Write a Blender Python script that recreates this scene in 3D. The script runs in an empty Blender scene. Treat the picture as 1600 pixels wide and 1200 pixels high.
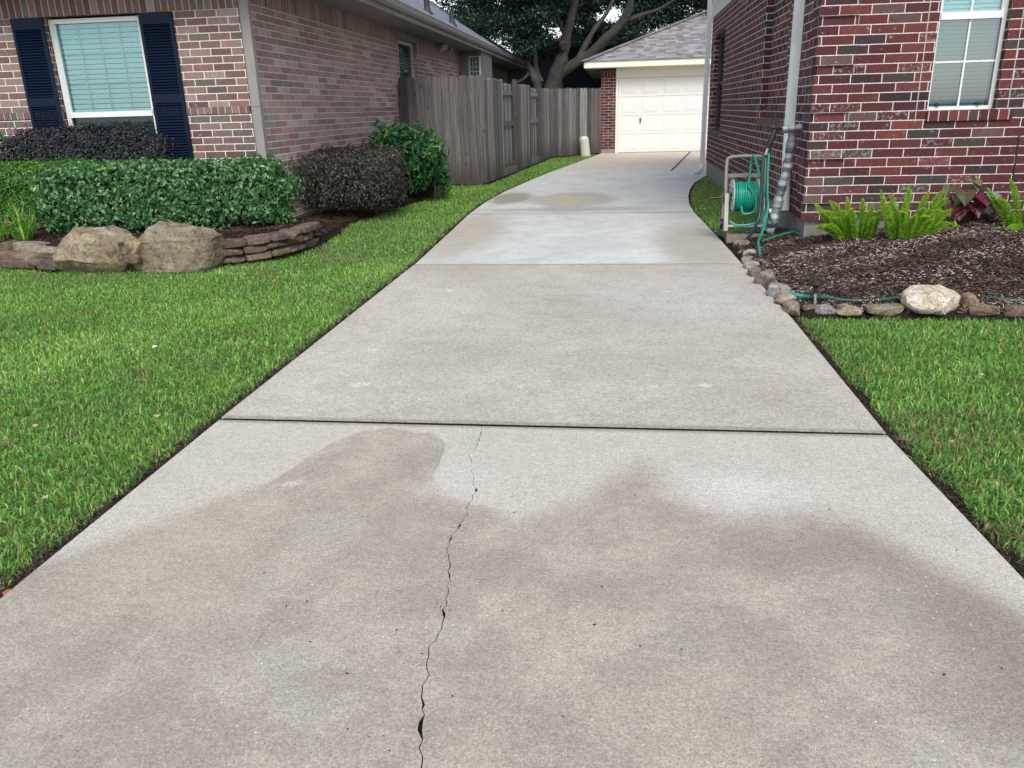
import bpy, bmesh, math, random
import numpy as np
from mathutils import Vector, Matrix, noise as mnoise

random.seed(7)
rng = np.random.default_rng(11)
sc = bpy.context.scene
COL = sc.collection

# ------------------------------------------------------------------ camera, world, sun, exposure
FPX, HC = 1240.0, 1.25
_dy = np.array([166.0, 434.0, -FPX]); _dy /= np.linalg.norm(_dy)
_u = np.cross(np.array([1, .028, 0]), _dy); _u /= np.linalg.norm(_u)
if _u[1] < 0: _u = -_u
_x = np.cross(_dy, _u)
RC = np.array([_x, _dy, _u])
cam_d = bpy.data.cameras.new('camera')
cam_d.sensor_width = 36.0
cam_d.lens = FPX / 1600 * 36
cam_d.clip_start = 0.05
cam_d.clip_end = 1500
cam = bpy.data.objects.new('camera', cam_d)
COL.objects.link(cam)
cam.matrix_world = Matrix.Translation((0, 0, HC)) @ Matrix([list(r) for r in RC]).to_4x4()
sc.camera = cam
sc.render.resolution_x, sc.render.resolution_y = 1024, 768

SUN = np.array([0.16, -0.66, 0.73]); SUN /= np.linalg.norm(SUN)
world = bpy.data.worlds.new("World"); sc.world = world; world.use_nodes = True
wn = world.node_tree
bg = wn.nodes['Background']
sky = wn.nodes.new('ShaderNodeTexSky')
sky.sky_type = 'NISHITA'; sky.sun_disc = False
sky.sun_elevation = math.asin(SUN[2]); sky.sun_rotation = math.atan2(SUN[0], SUN[1])
sky.air_density = 1.0; sky.dust_density = 1.2; sky.ozone_density = 1.0
hs = wn.nodes.new('ShaderNodeHueSaturation'); hs.inputs['Saturation'].default_value = 0.58
wn.links.new(sky.outputs[0], hs.inputs['Color'])
wn.links.new(hs.outputs[0], bg.inputs['Color'])
bg.inputs['Strength'].default_value = 0.15
sl = bpy.data.lights.new('sun', 'SUN'); sl.energy = 1.35; sl.angle = math.radians(24); sl.color = (1, .93, .84)
so = bpy.data.objects.new('sun', sl); COL.objects.link(so)
so.rotation_euler = Vector(-SUN).to_track_quat('-Z', 'Y').to_euler()
so.location = (4, -6, 12)
sc.view_settings.view_transform = 'Standard'
sc.view_settings.look = 'None'
sc.view_settings.exposure = 0.84
sc.view_settings.gamma = 1.0
sc.render.engine = 'CYCLES'

# ------------------------------------------------------------------ helpers
def ray(x, y): return RC @ np.array([x - 800.0, 600.0 - y, -FPX])
def atY(x, y, Y):
    d = ray(x, y); return np.array([0, 0, HC]) + d * (Y / d[1])
def atX(x, y, X):
    d = ray(x, y); return np.array([0, 0, HC]) + d * (X / d[0])
def atZ(x, y, z=0.0):
    d = ray(x, y); return np.array([0, 0, HC]) + d * ((z - HC) / d[2])

def tag(o, label=None, cat=None, group=None, kind=None):
    if label: o['label'] = label
    if cat: o['category'] = cat
    if group: o['group'] = group
    if kind: o['kind'] = kind
    return o

def empty(name, loc, label=None, cat=None, group=None):
    o = bpy.data.objects.new(name, None); COL.objects.link(o)
    o.location = loc; o.empty_display_size = .1
    o['_o'] = list(map(float, loc))
    return tag(o, label, cat, group)

def origin(o): return np.array(list(o['_o'])) if o is not None and '_o' in o.keys() else np.zeros(3)

def link(name, me, parent=None, mats=None):
    o = bpy.data.objects.new(name, me); COL.objects.link(o)
    if mats:
        for m in (mats if isinstance(mats, (list, tuple)) else [mats]): me.materials.append(m)
    if parent is not None: o.parent = parent
    return o

class MB:
    """collects polygons in world coordinates; build() makes one mesh object"""
    def __init__(s): s.v = []; s.f = []; s.u = []; s.mi = []; s.sm = []; s.a = []; s.rot = False; s.m = 0; s.var = 0.0; s.smooth = False
    def poly(s, pts, uv=None):
        i = len(s.v); s.v += [tuple(map(float, p)) for p in pts]; s.f.append(list(range(i, i + len(pts))))
        if uv is None:
            P = [Vector(p) for p in pts]; n = Vector((0, 0, 0))
            for k in range(len(P)):
                a, b = P[k], P[(k + 1) % len(P)]
                n += Vector(((a.y - b.y) * (a.z + b.z), (a.z - b.z) * (a.x + b.x), (a.x - b.x) * (a.y + b.y)))
            ax, ay, az = abs(n.x), abs(n.y), abs(n.z)
            if az > max(ax, ay) * 1.2: uv = [(p.x, p.y) for p in P]
            elif ax > ay: uv = [(p.y, p.z) for p in P]
            else: uv = [(p.x, p.z) for p in P]
            if s.rot: uv = [(q[1], q[0]) for q in uv]
        s.u.append(uv); s.mi.append(s.m); s.sm.append(s.smooth); s.a.append(s.var)
    def box(s, x0, x1, y0, y1, z0, z1, skip=''):
        p = lambda a, b, c: (a, b, c)
        F = {'d': [p(x0, y0, z0), p(x0, y1, z0), p(x1, y1, z0), p(x1, y0, z0)],
             'u': [p(x0, y0, z1), p(x1, y0, z1), p(x1, y1, z1), p(x0, y1, z1)],
             'f': [p(x0, y0, z0), p(x1, y0, z0), p(x1, y0, z1), p(x0, y0, z1)],
             'b': [p(x1, y1, z0), p(x0, y1, z0), p(x0, y1, z1), p(x1, y1, z1)],
             'l': [p(x0, y1, z0), p(x0, y0, z0), p(x0, y0, z1), p(x0, y1, z1)],
             'r': [p(x1, y0, z0), p(x1, y1, z0), p(x1, y1, z1), p(x1, y0, z1)]}
        for k, q in F.items():
            if k not in skip: s.poly(q)
    def obox(s, c, dims, M):
        hx, hy, hz = dims[0] / 2, dims[1] / 2, dims[2] / 2; c = Vector(c)
        C = [c + M @ Vector((a * hx, b * hy, d * hz)) for a in (-1, 1) for b in (-1, 1) for d in (-1, 1)]
        for q in ((0, 1, 3, 2), (4, 6, 7, 5), (0, 4, 5, 1), (2, 3, 7, 6), (0, 2, 6, 4), (1, 5, 7, 3)): s.poly([C[k] for k in q])
    def bar(s, a, b, w, h, up=(0, 0, 1)):
        a, b = Vector(a), Vector(b); d = b - a; L = d.length; d.normalize()
        up = Vector(up); r = d.cross(up)
        if r.length < 1e-4: r = d.cross(Vector((0, 1, 0)))
        r.normalize(); u = r.cross(d)
        M = Matrix((r, d, u)).transposed()
        s.obox((a + b) / 2, (w, L, h), M)
    def frust(s, x0, x1, z0, z1, y, dy, inset):
        """raised field on a -Y facing sheet"""
        a = [(x0, y, z0), (x1, y, z0), (x1, y, z1), (x0, y, z1)]
        b = [(x0 + inset, y - dy, z0 + inset), (x1 - inset, y - dy, z0 + inset), (x1 - inset, y - dy, z1 - inset), (x0 + inset, y - dy, z1 - inset)]
        s.poly(b)
        for k in range(4): s.poly([a[k], a[(k + 1) % 4], b[(k + 1) % 4], b[k]])
    def tube(s, path, r, n=10, cap=True, smooth=True, wob=0.0):
        P = [Vector(p) for p in path]; m = len(P)
        R = r if isinstance(r, (list, tuple, np.ndarray)) else [r] * m
        T = []
        for i in range(m):
            t = (P[min(i + 1, m - 1)] - P[max(i - 1, 0)]); T.append(t.normalized() if t.length > 1e-9 else Vector((0, 0, 1)))
        nrm = T[0].orthogonal().normalized(); rings = []
        for i in range(m):
            nrm = (nrm - T[i] * nrm.dot(T[i])); nrm = nrm.normalized() if nrm.length > 1e-6 else T[i].orthogonal().normalized()
            bn = T[i].cross(nrm); ring = []
            for k in range(n):
                an = 2 * math.pi * k / n; rr = R[i]
                if wob:
                    q = P[i] * 3.1 + Vector((math.cos(an), math.sin(an), 0)) * 1.3
                    rr *= 1 + wob * mnoise.noise(q)
                ring.append(P[i] + nrm * (math.cos(an) * rr) + bn * (math.sin(an) * rr))
            rings.append(ring)
        i0 = len(s.v)
        for ring in rings: s.v += [tuple(p) for p in ring]
        for i in range(m - 1):
            for k in range(n):
                k2 = (k + 1) % n
                s.f.append([i0 + i * n + k, i0 + i * n + k2, i0 + (i + 1) * n + k2, i0 + (i + 1) * n + k])
                s.u.append([(k / n, i * .1), ((k + 1) / n, i * .1), ((k + 1) / n, i * .1 + .1), (k / n, i * .1 + .1)])
                s.mi.append(s.m); s.sm.append(smooth); s.a.append(s.var)
        if cap:
            for idx, ring in ((0, rings[0][::-1]), (m - 1, rings[-1])):
                s.poly(ring)
    def lathe(s, c, prof, n=20, M=None, smooth=True):
        c = Vector(c); M = M or Matrix.Identity(3); i0 = len(s.v); m = len(prof)
        for (r, z) in prof:
            for k in range(n):
                a = 2 * math.pi * k / n
                s.v.append(tuple(c + M @ Vector((r * math.cos(a), r * math.sin(a), z))))
        for i in range(m - 1):
            for k in range(n):
                k2 = (k + 1) % n
                s.f.append([i0 + i * n + k, i0 + i * n + k2, i0 + (i + 1) * n + k2, i0 + (i + 1) * n + k])
                s.u.append([(0, 0), (1, 0), (1, 1), (0, 1)]); s.mi.append(s.m); s.sm.append(smooth); s.a.append(s.var)
    def prism(s, pts, z0, z1, bev=0.0):
        n = len(pts)
        ar = sum(pts[k][0] * pts[(k + 1) % n][1] - pts[(k + 1) % n][0] * pts[k][1] for k in range(n))
        if ar < 0: pts = pts[::-1]
        if bev:
            ins = []
            for k in range(n):
                a, b, c = Vector(pts[k - 1]), Vector(pts[k]), Vector(pts[(k + 1) % n])
                d1 = (b - a).normalized(); d2 = (c - b).normalized()
                n1 = Vector((-d1.y, d1.x)); n2 = Vector((-d2.y, d2.x)); nn = n1 + n2
                nn = nn / max(nn.length_squared, .6) * 2
                ins.append(tuple(b + nn * bev))
            s.poly([(p[0], p[1], z1) for p in ins])
            for k in range(n):
                k2 = (k + 1) % n
                s.poly([(*pts[k], z1 - bev), (*pts[k2], z1 - bev), (*ins[k2], z1), (*ins[k], z1)])
            top = z1 - bev
        else:
            s.poly([(p[0], p[1], z1) for p in pts]); top = z1
        for k in range(n):
            k2 = (k + 1) % n
            s.poly([(*pts[k], z0), (*pts[k2], z0), (*pts[k2], top), (*pts[k], top)])
    def build(s, name, mats, parent=None, loc=None):
        me = bpy.data.meshes.new(name)
        o0 = origin(parent) if parent is not None else (np.array(loc, float) if loc is not None else np.zeros(3))
        V = np.array(s.v, dtype=float).reshape(-1, 3) - o0
        me.from_pydata([tuple(p) for p in V], [], s.f)
        uvl = me.uv_layers.new(name='UVMap')
        flat = np.array([c for f in s.u for q in f for c in q], dtype=np.float32)
        uvl.data.foreach_set('uv', flat)
        me.polygons.foreach_set('material_index', s.mi)
        me.polygons.foreach_set('use_smooth', s.sm)
        if any(s.a):
            at = me.attributes.new('var', 'FLOAT', 'FACE'); at.data.foreach_set('value', np.array(s.a, dtype=np.float32))
        me.update()
        o = link(name, me, parent, mats)
        if parent is None and loc is not None: o.location = loc
        o['_o'] = [float(c) for c in o0]
        return o

def np_mesh(name, V, F, mat, parent=None, var=None, smooth=False):
    """V (n,3); F (m,k) uniform faces; var per face"""
    me = bpy.data.meshes.new(name)
    V = V - origin(parent)
    n, (m, k) = len(V), F.shape
    me.vertices.add(n); me.vertices.foreach_set('co', V.astype(np.float32).ravel())
    me.loops.add(m * k); me.loops.foreach_set('vertex_index', F.astype(np.int32).ravel())
    me.polygons.add(m)
    me.polygons.foreach_set('loop_start', np.arange(0, m * k, k, dtype=np.int32))
    me.polygons.foreach_set('loop_total', np.full(m, k, dtype=np.int32))
    me.polygons.foreach_set('use_smooth', np.full(m, smooth))
    if var is not None:
        at = me.attributes.new('var', 'FLOAT', 'FACE'); at.data.foreach_set('value', var.astype(np.float32))
    me.update(calc_edges=True); me.validate()
    o = link(name, me, parent, mat); o['_o'] = [float(c) for c in origin(parent)]
    return o

def unit(a): return a / np.maximum(np.linalg.norm(a, axis=-1, keepdims=True), 1e-9)

def leaf_geo(C, N, L, W, fold=.25, droop=.15, tdir=None, tj=1.0, shape=(.3, 1.0, .7, .75)):
    """folded six-point leaves: returns V, F(quads)"""
    n = len(C); N = unit(N)
    t = rng.normal(size=(n, 3)) * tj
    if tdir is not None: t = t + tdir
    t = unit(t - N * np.sum(t * N, 1, keepdims=True)); b = np.cross(N, t)
    L = np.broadcast_to(L, (n,))[:, None]; W = np.broadcast_to(W, (n,))[:, None]
    p1, w1, p2, w2 = shape
    def pt(s, w): return C + t * (s - .5) * L + b * w * W / 2 + N * (abs(w) * fold * W / 2 - droop * L * s * s)
    V = np.stack([pt(0, 0), pt(p1, w1), pt(p2, w2), pt(1, 0), pt(p2, -w2), pt(p1, -w1)], 1).reshape(-1, 3)
    i = np.arange(n)[:, None] * 6
    F = np.concatenate([i + np.array([[0, 1, 2, 3]]), i + np.array([[0, 3, 4, 5]])], 0)
    return V, F

def leaves(name, C, N, L, W, mat, parent=None, var=None, **kw):
    V, F = leaf_geo(C, N, L, W, **kw)
    n = len(C); var = rng.random(n) if var is None else var
    return np_mesh(name, V, F, mat, parent, np.concatenate([var, var]))

def sinn(p, s, seed=0):
    """cheap smooth field in -1..1"""
    r = np.random.default_rng(seed); o = np.zeros(len(p))
    for k in range(5):
        d = r.normal(size=p.shape[1]) * s * (1 + .5 * k); o += np.sin(p @ d + r.random() * 6.3)
    return o / 3.2

def inpoly(px, py, poly):
    r = np.zeros(len(px), bool); n = len(poly)
    for k in range(n):
        x1, y1 = poly[k]; x2, y2 = poly[(k + 1) % n]
        c = ((y1 > py) != (y2 > py)) & (px < (x2 - x1) * (py - y1) / ((y2 - y1) or 1e-9) + x1)
        r ^= c
    return r

def polydist(px, py, pts, closed=False):
    d = np.full(len(px), 1e9); n = len(pts)
    for k in range(n if closed else n - 1):
        a = np.array(pts[k]); b = np.array(pts[(k + 1) % n]); ab = b - a
        t = np.clip(((px - a[0]) * ab[0] + (py - a[1]) * ab[1]) / (ab @ ab), 0, 1)
        d = np.minimum(d, np.hypot(px - a[0] - t * ab[0], py - a[1] - t * ab[1]))
    return d

def spline(pts, n=8):
    P = [np.array(p, float) for p in pts]; P = [2 * P[0] - P[1]] + P + [2 * P[-1] - P[-2]]; out = []
    for i in range(1, len(P) - 2):
        for k in range(n):
            t = k / n; a, b, c, d = P[i - 1], P[i], P[i + 1], P[i + 2]
            out.append(.5 * ((2 * b) + (-a + c) * t + (2 * a - 5 * b + 4 * c - d) * t * t + (-a + 3 * b - 3 * c + d) * t ** 3))
    out.append(P[-2]); return out

# ------------------------------------------------------------------ node helper + materials
class NT:
    def __init__(s, name, rough=.8, spec=.3):
        s.m = bpy.data.materials.new(name); s.m.use_nodes = True; s.t = s.m.node_tree
        s.b = s.t.nodes['Principled BSDF']; s.b.inputs['Roughness'].default_value = rough
        s.b.inputs['Specular IOR Level'].default_value = spec
        s.out = s.t.nodes['Material Output']
    def set(s, sock, v):
        if hasattr(v, 'is_linked') or hasattr(v, 'links'): s.t.links.new(v, sock)
        elif isinstance(v, (tuple, list)) and len(v) == 3 and sock.type == 'RGBA': sock.default_value = (*v, 1)
        else: sock.default_value = v
    def n(s, typ, ins=None, **props):
        nd = s.t.nodes.new('ShaderNode' + typ)
        for k, v in props.items(): setattr(nd, k, v)
        for k, v in (ins or {}).items(): s.set(nd.inputs[k], v)
        return nd
    def ma(s, op, a, b=0.0, c=None, clamp=False):
        nd = s.n('Math', operation=op, use_clamp=clamp); s.set(nd.inputs[0], a); s.set(nd.inputs[1], b)
        if c is not None: s.set(nd.inputs[2], c)
        return nd.outputs[0]
    def mr(s, v, a, b, c=0.0, d=1.0, smooth=True):
        nd = s.n('MapRange', interpolation_type='SMOOTHSTEP' if smooth else 'LINEAR')
        for k, q in zip(('Value', 'From Min', 'From Max', 'To Min', 'To Max'), (v, a, b, c, d)): s.set(nd.inputs[k], q)
        return nd.outputs[0]
    def mix(s, f, a, b, mode='MIX'):
        nd = s.n('Mix', data_type='RGBA', blend_type=mode)
        s.set(nd.inputs[0], f); s.set(nd.inputs[6], a); s.set(nd.inputs[7], b); return nd.outputs[2]
    def ramp(s, f, stops, const=False):
        nd = s.n('ValToRGB'); cr = nd.color_ramp; cr.interpolation = 'CONSTANT' if const else 'LINEAR'
        while len(cr.elements) < len(stops): cr.elements.new(.5)
        for e, (p, c) in zip(cr.elements, stops): e.position = p; e.color = (*c, 1) if len(c) == 3 else c
        s.set(nd.inputs[0], f); return nd.outputs[0]
    def noise(s, vec, scale, detail=3, rough=.55, dist=0.0):
        nd = s.n('TexNoise', {'Scale': scale, 'Detail': detail, 'Roughness': rough, 'Distortion': dist})
        if vec is not None: s.set(nd.inputs['Vector'], vec)
        return nd.outputs['Fac']
    def pos(s): return s.n('NewGeometry').outputs['Position']
    def obj(s): return s.n('TexCoord').outputs['Object']
    def uv(s): return s.n('TexCoord').outputs['UV']
    def scalev(s, v, sc_):
        nd = s.n('VectorMath', operation='MULTIPLY'); s.set(nd.inputs[0], v); nd.inputs[1].default_value = sc_; return nd.outputs[0]
    def bump(s, h, strength=.3, dist=.01):
        nd = s.n('Bump', {'Strength': strength, 'Distance': dist, 'Height': h}); s.t.links.new(nd.outputs[0], s.b.inputs['Normal']); return nd
    def base(s, c): s.set(s.b.inputs['Base Color'], c); return s
    def attr(s, nm='var'): return s.n('Attribute', attribute_name=nm).outputs['Fac']

def brick_mat(name, w, h, v0, cols, mortar, mw=.009, streak=0.5, stagger=.5, rough=.85, u0=0.0, depth=.012, fleck=0, headfade=0.0):
    t = NT(name, rough, .25)
    sx = t.n('SeparateXYZ', {0: t.uv()}); U, V = sx.outputs[0], sx.outputs[1]
    pn = t.noise(t.uv(), 9, 2); pn2 = t.noise(t.scalev(t.uv(), (1, 1, 1)), 60, 2)
    du = t.ma('MULTIPLY', t.ma('SUBTRACT', pn2, .5), .006)
    V1 = t.ma('DIVIDE', t.ma('ADD', t.ma('SUBTRACT', V, v0), du), h)
    row = t.ma('FLOOR', V1)
    off = t.ma('MULTIPLY', t.ma('MODULO', t.ma('ADD', row, 1000.0), 2.0), stagger)
    rj = t.n('TexWhiteNoise', {'W': row}, noise_dimensions='1D').outputs[0]
    U1 = t.ma('ADD', t.ma('DIVIDE', t.ma('ADD', t.ma('SUBTRACT', U, u0), du), w), t.ma('ADD', off, t.ma('MULTIPLY', rj, .06)))
    col = t.ma('FLOOR', U1)
    fx = t.ma('MULTIPLY', t.ma('FRACT', U1), w); fz = t.ma('MULTIPLY', t.ma('FRACT', V1), h)
    ex = t.ma('MINIMUM', fx, t.ma('SUBTRACT', w, fx)); ez = t.ma('MINIMUM', fz, t.ma('SUBTRACT', h, fz))
    d = t.ma('MINIMUM', ex, ez)
    mask = t.mr(d, mw / 2 - .0012, mw / 2 + .0018)
    if headfade: mask = t.ma('MAXIMUM', mask, t.ma('MULTIPLY', t.mr(ez, mw / 2 - .0012, mw / 2 + .0018), headfade))
    cell = t.n('CombineXYZ', {0: col, 1: row}).outputs[0]
    wnz = t.n('TexWhiteNoise', {'Vector': cell}, noise_dimensions='3D')
    r1 = wnz.outputs[0]
    c = t.ramp(r1, cols, True)
    # per-brick value jitter, mottling and fired streaks of the clay
    sep = t.n('SeparateColor', {0: wnz.outputs[1]})
    jit = t.ma('ADD', .8, t.ma('MULTIPLY', sep.outputs[1], .4))
    mot = t.noise(t.scalev(t.uv(), (38, 14, 1)) if streak < 1 else t.scalev(t.uv(), (42, 7, 1)), 1.0, 5, .7)
    motm = t.ma('ADD', 1 - streak * .5, t.ma('MULTIPLY', mot, streak))
    c = t.mix(1.0, c, t.n('CombineColor', {0: t.ma('MULTIPLY', jit, motm), 1: t.ma('MULTIPLY', jit, motm), 2: t.ma('MULTIPLY', jit, motm)}).outputs[0], 'MULTIPLY')
    big = t.noise(t.uv(), .7, 3); c = t.mix(1.0, c, t.ramp(big, [(.3, (.86, .86, .87)), (.7, (1.1, 1.08, 1.06))]), 'MULTIPLY')
    mc = t.mix(t.noise(t.uv(), 25, 3), tuple(x * .8 for x in mortar), tuple(min(1, x * 1.15) for x in mortar))
    # smeared mortar haze on some faces
    smear = t.ma('MULTIPLY', t.mr(t.noise(t.uv(), 17, 4, .7), .60, .72), .45)
    c = t.mix(smear, c, tuple(x * .75 for x in mortar))
    if fleck:   # tumbled bricks with lime flecks
        tb_ = t.ma('MULTIPLY', t.ma('MULTIPLY', t.mr(sep.outputs[2], .84, .87), t.mr(t.noise(t.uv(), 34, 5, .8), .50, .62)), .7); c = t.mix(tb_, c, (.36, .31, .28))
    t.base(t.mix(mask, mc, c))
    hgt = t.ma('ADD', mask, t.ma('MULTIPLY', t.noise(t.uv(), 120, 3), .35))
    t.bump(hgt, .75, depth)
    return t.m

M = {}
Lr = [(0, (.42, .27, .245)), (.2, (.36, .215, .20)), (.38, (.45, .32, .29)), (.56, (.33, .265, .23)), (.66, (.39, .24, .22)), (.8, (.48, .36, .33)), (.93, (.28, .225, .195))]  # pinker side-wall brick, albedo raised for the light that wall receives
M['brick_pink_lit'] = brick_mat('lit_pink_brick', .34, .0728, .033, Lr, (.78, .74, .69), .0085, 1.3, headfade=.45)
M['brick_pink_lit_soldier'] = brick_mat('lit_pink_brick_upright', 2.0, .0775, .0, [(p, tuple(q * .8 for q in c_)) for p, c_ in Lr], (.60, .56, .52), .0085, .8, 0)
Lf = [(0, (.20, .12, .11)), (.2, (.155, .085, .08)), (.38, (.25, .16, .145)), (.56, (.15, .12, .105)), (.7, (.17, .10, .093)), (.84, (.27, .20, .18)), (.93, (.12, .10, .09))]
M['brick_mauve'] = brick_mat('mauve_brick', .228, .0728, .033, Lf, (.74, .71, .67), .0095, 1.1, u0=-3.83)
M['brick_mauve_soldier'] = brick_mat('mauve_brick_upright', 2.0, .0775, .0, Lf, (.50, .46, .43), .0085, .6, 0)
Rr = [(0, (.105, .029, .030)), (.22, (.125, .036, .035)), (.40, (.078, .023, .029)), (.56, (.046, .027, .032)), (.67, (.14, .040, .036)), (.71, (.12, .072, .066)), (.76, (.088, .028, .032)), (.91, (.055, .046, .043))]
M['brick_red'] = brick_mat('dark_red_brick', .256, .0752, .022, Rr, (.66, .60, .55), .0075, .8, u0=1.66, fleck=1)
M['brick_red_soldier'] = brick_mat('dark_red_brick_upright', 2.0, .078, .0, Rr, (.52, .45, .40), .0085, .6, 0)

def plain(name, col, rough=.6, spec=.4, metal=0, var=.12, scale=6, bump=.1, bscale=90, dirt=0.0, dirtcol=(.1, .09, .08)):
    t = NT(name, rough, spec); t.b.inputs['Metallic'].default_value = metal
    p = t.pos(); nz = t.noise(p, scale, 4, .6)
    c = t.mix(nz, tuple(x * (1 - var) for x in col), tuple(min(1, x * (1 + var)) for x in col))
    if dirt: c = t.mix(t.ma('MULTIPLY', t.mr(t.noise(t.scalev(p, (5, 5, 1.2)), 1.6, 5, .65), .45, .75), dirt), c, dirtcol)
    t.base(c)
    if bump: t.bump(t.noise(p, bscale, 3), bump, .003)
    return t.m

M['trim_taupe'] = plain('taupe_paint', (.27, .25, .235), .55, dirt=.25)
M['trim_white'] = plain('offwhite_paint', (.66, .63, .56), .5, dirt=.18, dirtcol=(.3, .27, .22))
M['cream'] = plain('cream_paint', (.84, .80, .70), .5, var=.03, dirt=.08, dirtcol=(.5, .46, .4))
M['door_white'] = plain('white_door_paint', (.80, .79, .75), .45, var=.02, dirt=.06, dirtcol=(.5, .47, .42))
M['white_vinyl'] = plain('white_vinyl', (.72, .73, .72), .35, var=.04, dirt=.15, dirtcol=(.4, .38, .35))
M['downspout_gray'] = plain('grey_paint', (.72, .73, .72), .4, dirt=.3, dirtcol=(.3, .28, .25))
M['dark_frame'] = plain('dark_bronze_frame', (.03, .035, .045), .4)
M['bar_teal'] = plain('inner_grille', (.42, .50, .47), .5)
M['mortar'] = plain('mortar_bead', (.42, .37, .33), .95, .1)
M['navy'] = plain('navy_paint', (.0028, .009, .027), .5, .2, var=.2)
M['blind'] = plain('blind_slats', (.74, .78, .76), .5, var=.04)
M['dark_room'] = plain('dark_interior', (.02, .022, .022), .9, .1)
M['found'] = plain('foundation_concrete', (.27, .25, .225), .9, .2, var=.25, scale=12, bump=.5, bscale=60, dirt=.5)
M['vent'] = plain('dark_vent_paint', (.035, .035, .045), .6)
M['black'] = plain('black_plastic', (.012, .012, .014), .4, .5)
M['steel'] = plain('galvanised_metal', (.55, .56, .58), .35, .5, metal=.8)
M['reel'] = plain('beige_grey_plastic', (.20, .185, .155), .5, .4, var=.12, dirt=.45)
M['reel_light'] = plain('pale_plastic', (.36, .36, .34), .4, .4, dirt=.35)
M['hose'] = plain('green_hose', (.005, .25, .165), .3, .5, var=.15)
M['hose_dark'] = plain('dark_green_hose', (.006, .035, .04), .35, .5, var=.3)
M['hose_olive'] = plain('dull_green_hose', (.02, .085, .06), .5, .4, var=.3, dirt=.4)
M['pedestal'] = plain('pale_green_plastic', (.58, .60, .50), .5, dirt=.25)
M['timber'] = plain('old_timber', (.22, .19, .15), .9, .1, var=.3, scale=20, dirt=.4)
M['lamp'] = plain('lamp_housing', (.55, .53, .48), .4)
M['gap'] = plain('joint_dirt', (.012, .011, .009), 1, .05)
M['siding_shade'] = plain('shaded_siding', (.012, .014, .02), .8, .2)  # near-black albedo paints in the shade over the neighbour's wall
M['roof_pale'] = plain('pale_distant_roof', (.5, .44, .42), .9, .1, scale=3)

def glass(name, tint, fac=.12):
    t = NT(name); tr = t.n('BsdfTransparent', {'Color': (*tint, 1)}); gl = t.n('BsdfGlossy', {'Roughness': .03, 'Color': (.9, .95, 1, 1)})
    lw = t.n('LayerWeight', {'Blend': .25}); f = t.ma('ADD', t.ma('MULTIPLY', lw.outputs['Fresnel'], .8), fac, clamp=True)
    mx = t.n('MixShader', {0: f, 1: tr.outputs[0], 2: gl.outputs[0]})
    t.t.links.new(mx.outputs[0], t.out.inputs[0]); return t.m
M['glass_teal'] = glass('teal_glass', (.74, .89, .90), .06)
M['glass_dark'] = glass('screened_glass', (.44, .56, .58), .04)
M['glass_grey'] = glass('grey_glass', (.56, .66, .70), .08)
M['glass_blue'] = glass('blue_black_glass', (.03, .05, .09), .1)

def foliage(name, cols, rough=.45, trans=.3, spec=.4, tcol=None):
    t = NT(name, rough, spec); c = t.ramp(t.attr(), cols); t.base(c)
    tr = t.n('BsdfTranslucent'); tc = t.mix(1.0, c, tcol or (1.5, 1.7, .7), 'MULTIPLY'); t.set(tr.inputs[0], tc)
    mx = t.n('MixShader', {0: trans, 1: t.b.outputs[0], 2: tr.outputs[0]}); t.t.links.new(mx.outputs[0], t.out.inputs[0])
    return t.m
M['leaf_hedge'] = foliage('bright_hedge_leaf', [(0, (.026, .085, .034)), (.5, (.065, .185, .07)), (.85, (.13, .29, .11)), (1, (.22, .38, .14))], .3, .3, .6)
M['leaf_box'] = foliage('boxwood_leaf', [(0, (.03, .11, .02)), (.6, (.085, .22, .035)), (1, (.15, .33, .05))], .45)
M['leaf_loro'] = foliage('purple_leaf', [(0, (.016, .022, .026)), (.5, (.03, .036, .040)), (.8, (.048, .046, .050)), (1, (.09, .07, .07))], .42, .15, tcol=(1.3, 1, 1))
M['leaf_loro_brown'] = foliage('bronze_leaf', [(0, (.016, .036, .024)), (.45, (.035, .055, .038)), (.75, (.07, .058, .046)), (1, (.20, .13, .10))], .42, .15, tcol=(1.3, 1, .8))
M['leaf_gloss'] = foliage('glossy_leaf', [(0, (.012, .07, .025)), (.6, (.03, .13, .045)), (.93, (.08, .22, .07)), (1, (.35, .33, .06))], .2, .2, .6)
M['leaf_lily'] = foliage('strap_leaf', [(0, (.06, .2, .03)), (.6, (.14, .34, .05)), (1, (.4, .5, .12))], .4, .3)
M['leaf_fern'] = foliage('foxtail_needle', [(0, (.10, .22, .025)), (.5, (.26, .44, .045)), (1, (.50, .62, .10))], .5, .35)
M['leaf_oak'] = foliage('oak_leaf', [(0, (.006, .022, .018)), (.55, (.015, .042, .03)), (.85, (.04, .09, .055)), (1, (.14, .22, .07))], .4, .12)
M['grass'] = foliage('grass_blade', [(0, (.36, .30, .17)), (.08, (.25, .27, .11)), (.20, (.06, .18, .045)), (.5, (.135, .325, .06)), (.8, (.245, .46, .085)), (1, (.44, .58, .19))], .42, .35, .45, tcol=(1.4, 1.5, .7))

t = NT('caladium_leaf', .4, .4)
M['calad'] = foliage('caladium_leaf', [(0, (.07, .012, .022)), (.55, (.15, .022, .045)), (.8, (.07, .07, .03)), (1, (.12, .17, .05))], .4, .25, tcol=(1.4, .9, .8))

t = NT('bark', .95, .15); p = t.pos()
bn = t.noise(t.scalev(p, (9, 9, 2.2)), 2.0, 6, .7); bv = t.noise(p, 2.2, 3)
c = t.mix(bn, (.018, .016, .015), (.105, .095, .085)); c = t.mix(t.mr(bv, .45, .7), c, (.07, .075, .06)); t.base(c); t.bump(bn, .9, .04); M['bark'] = t.m
M['twig'] = plain('twig', (.07, .05, .035), .9, .1)

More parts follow.
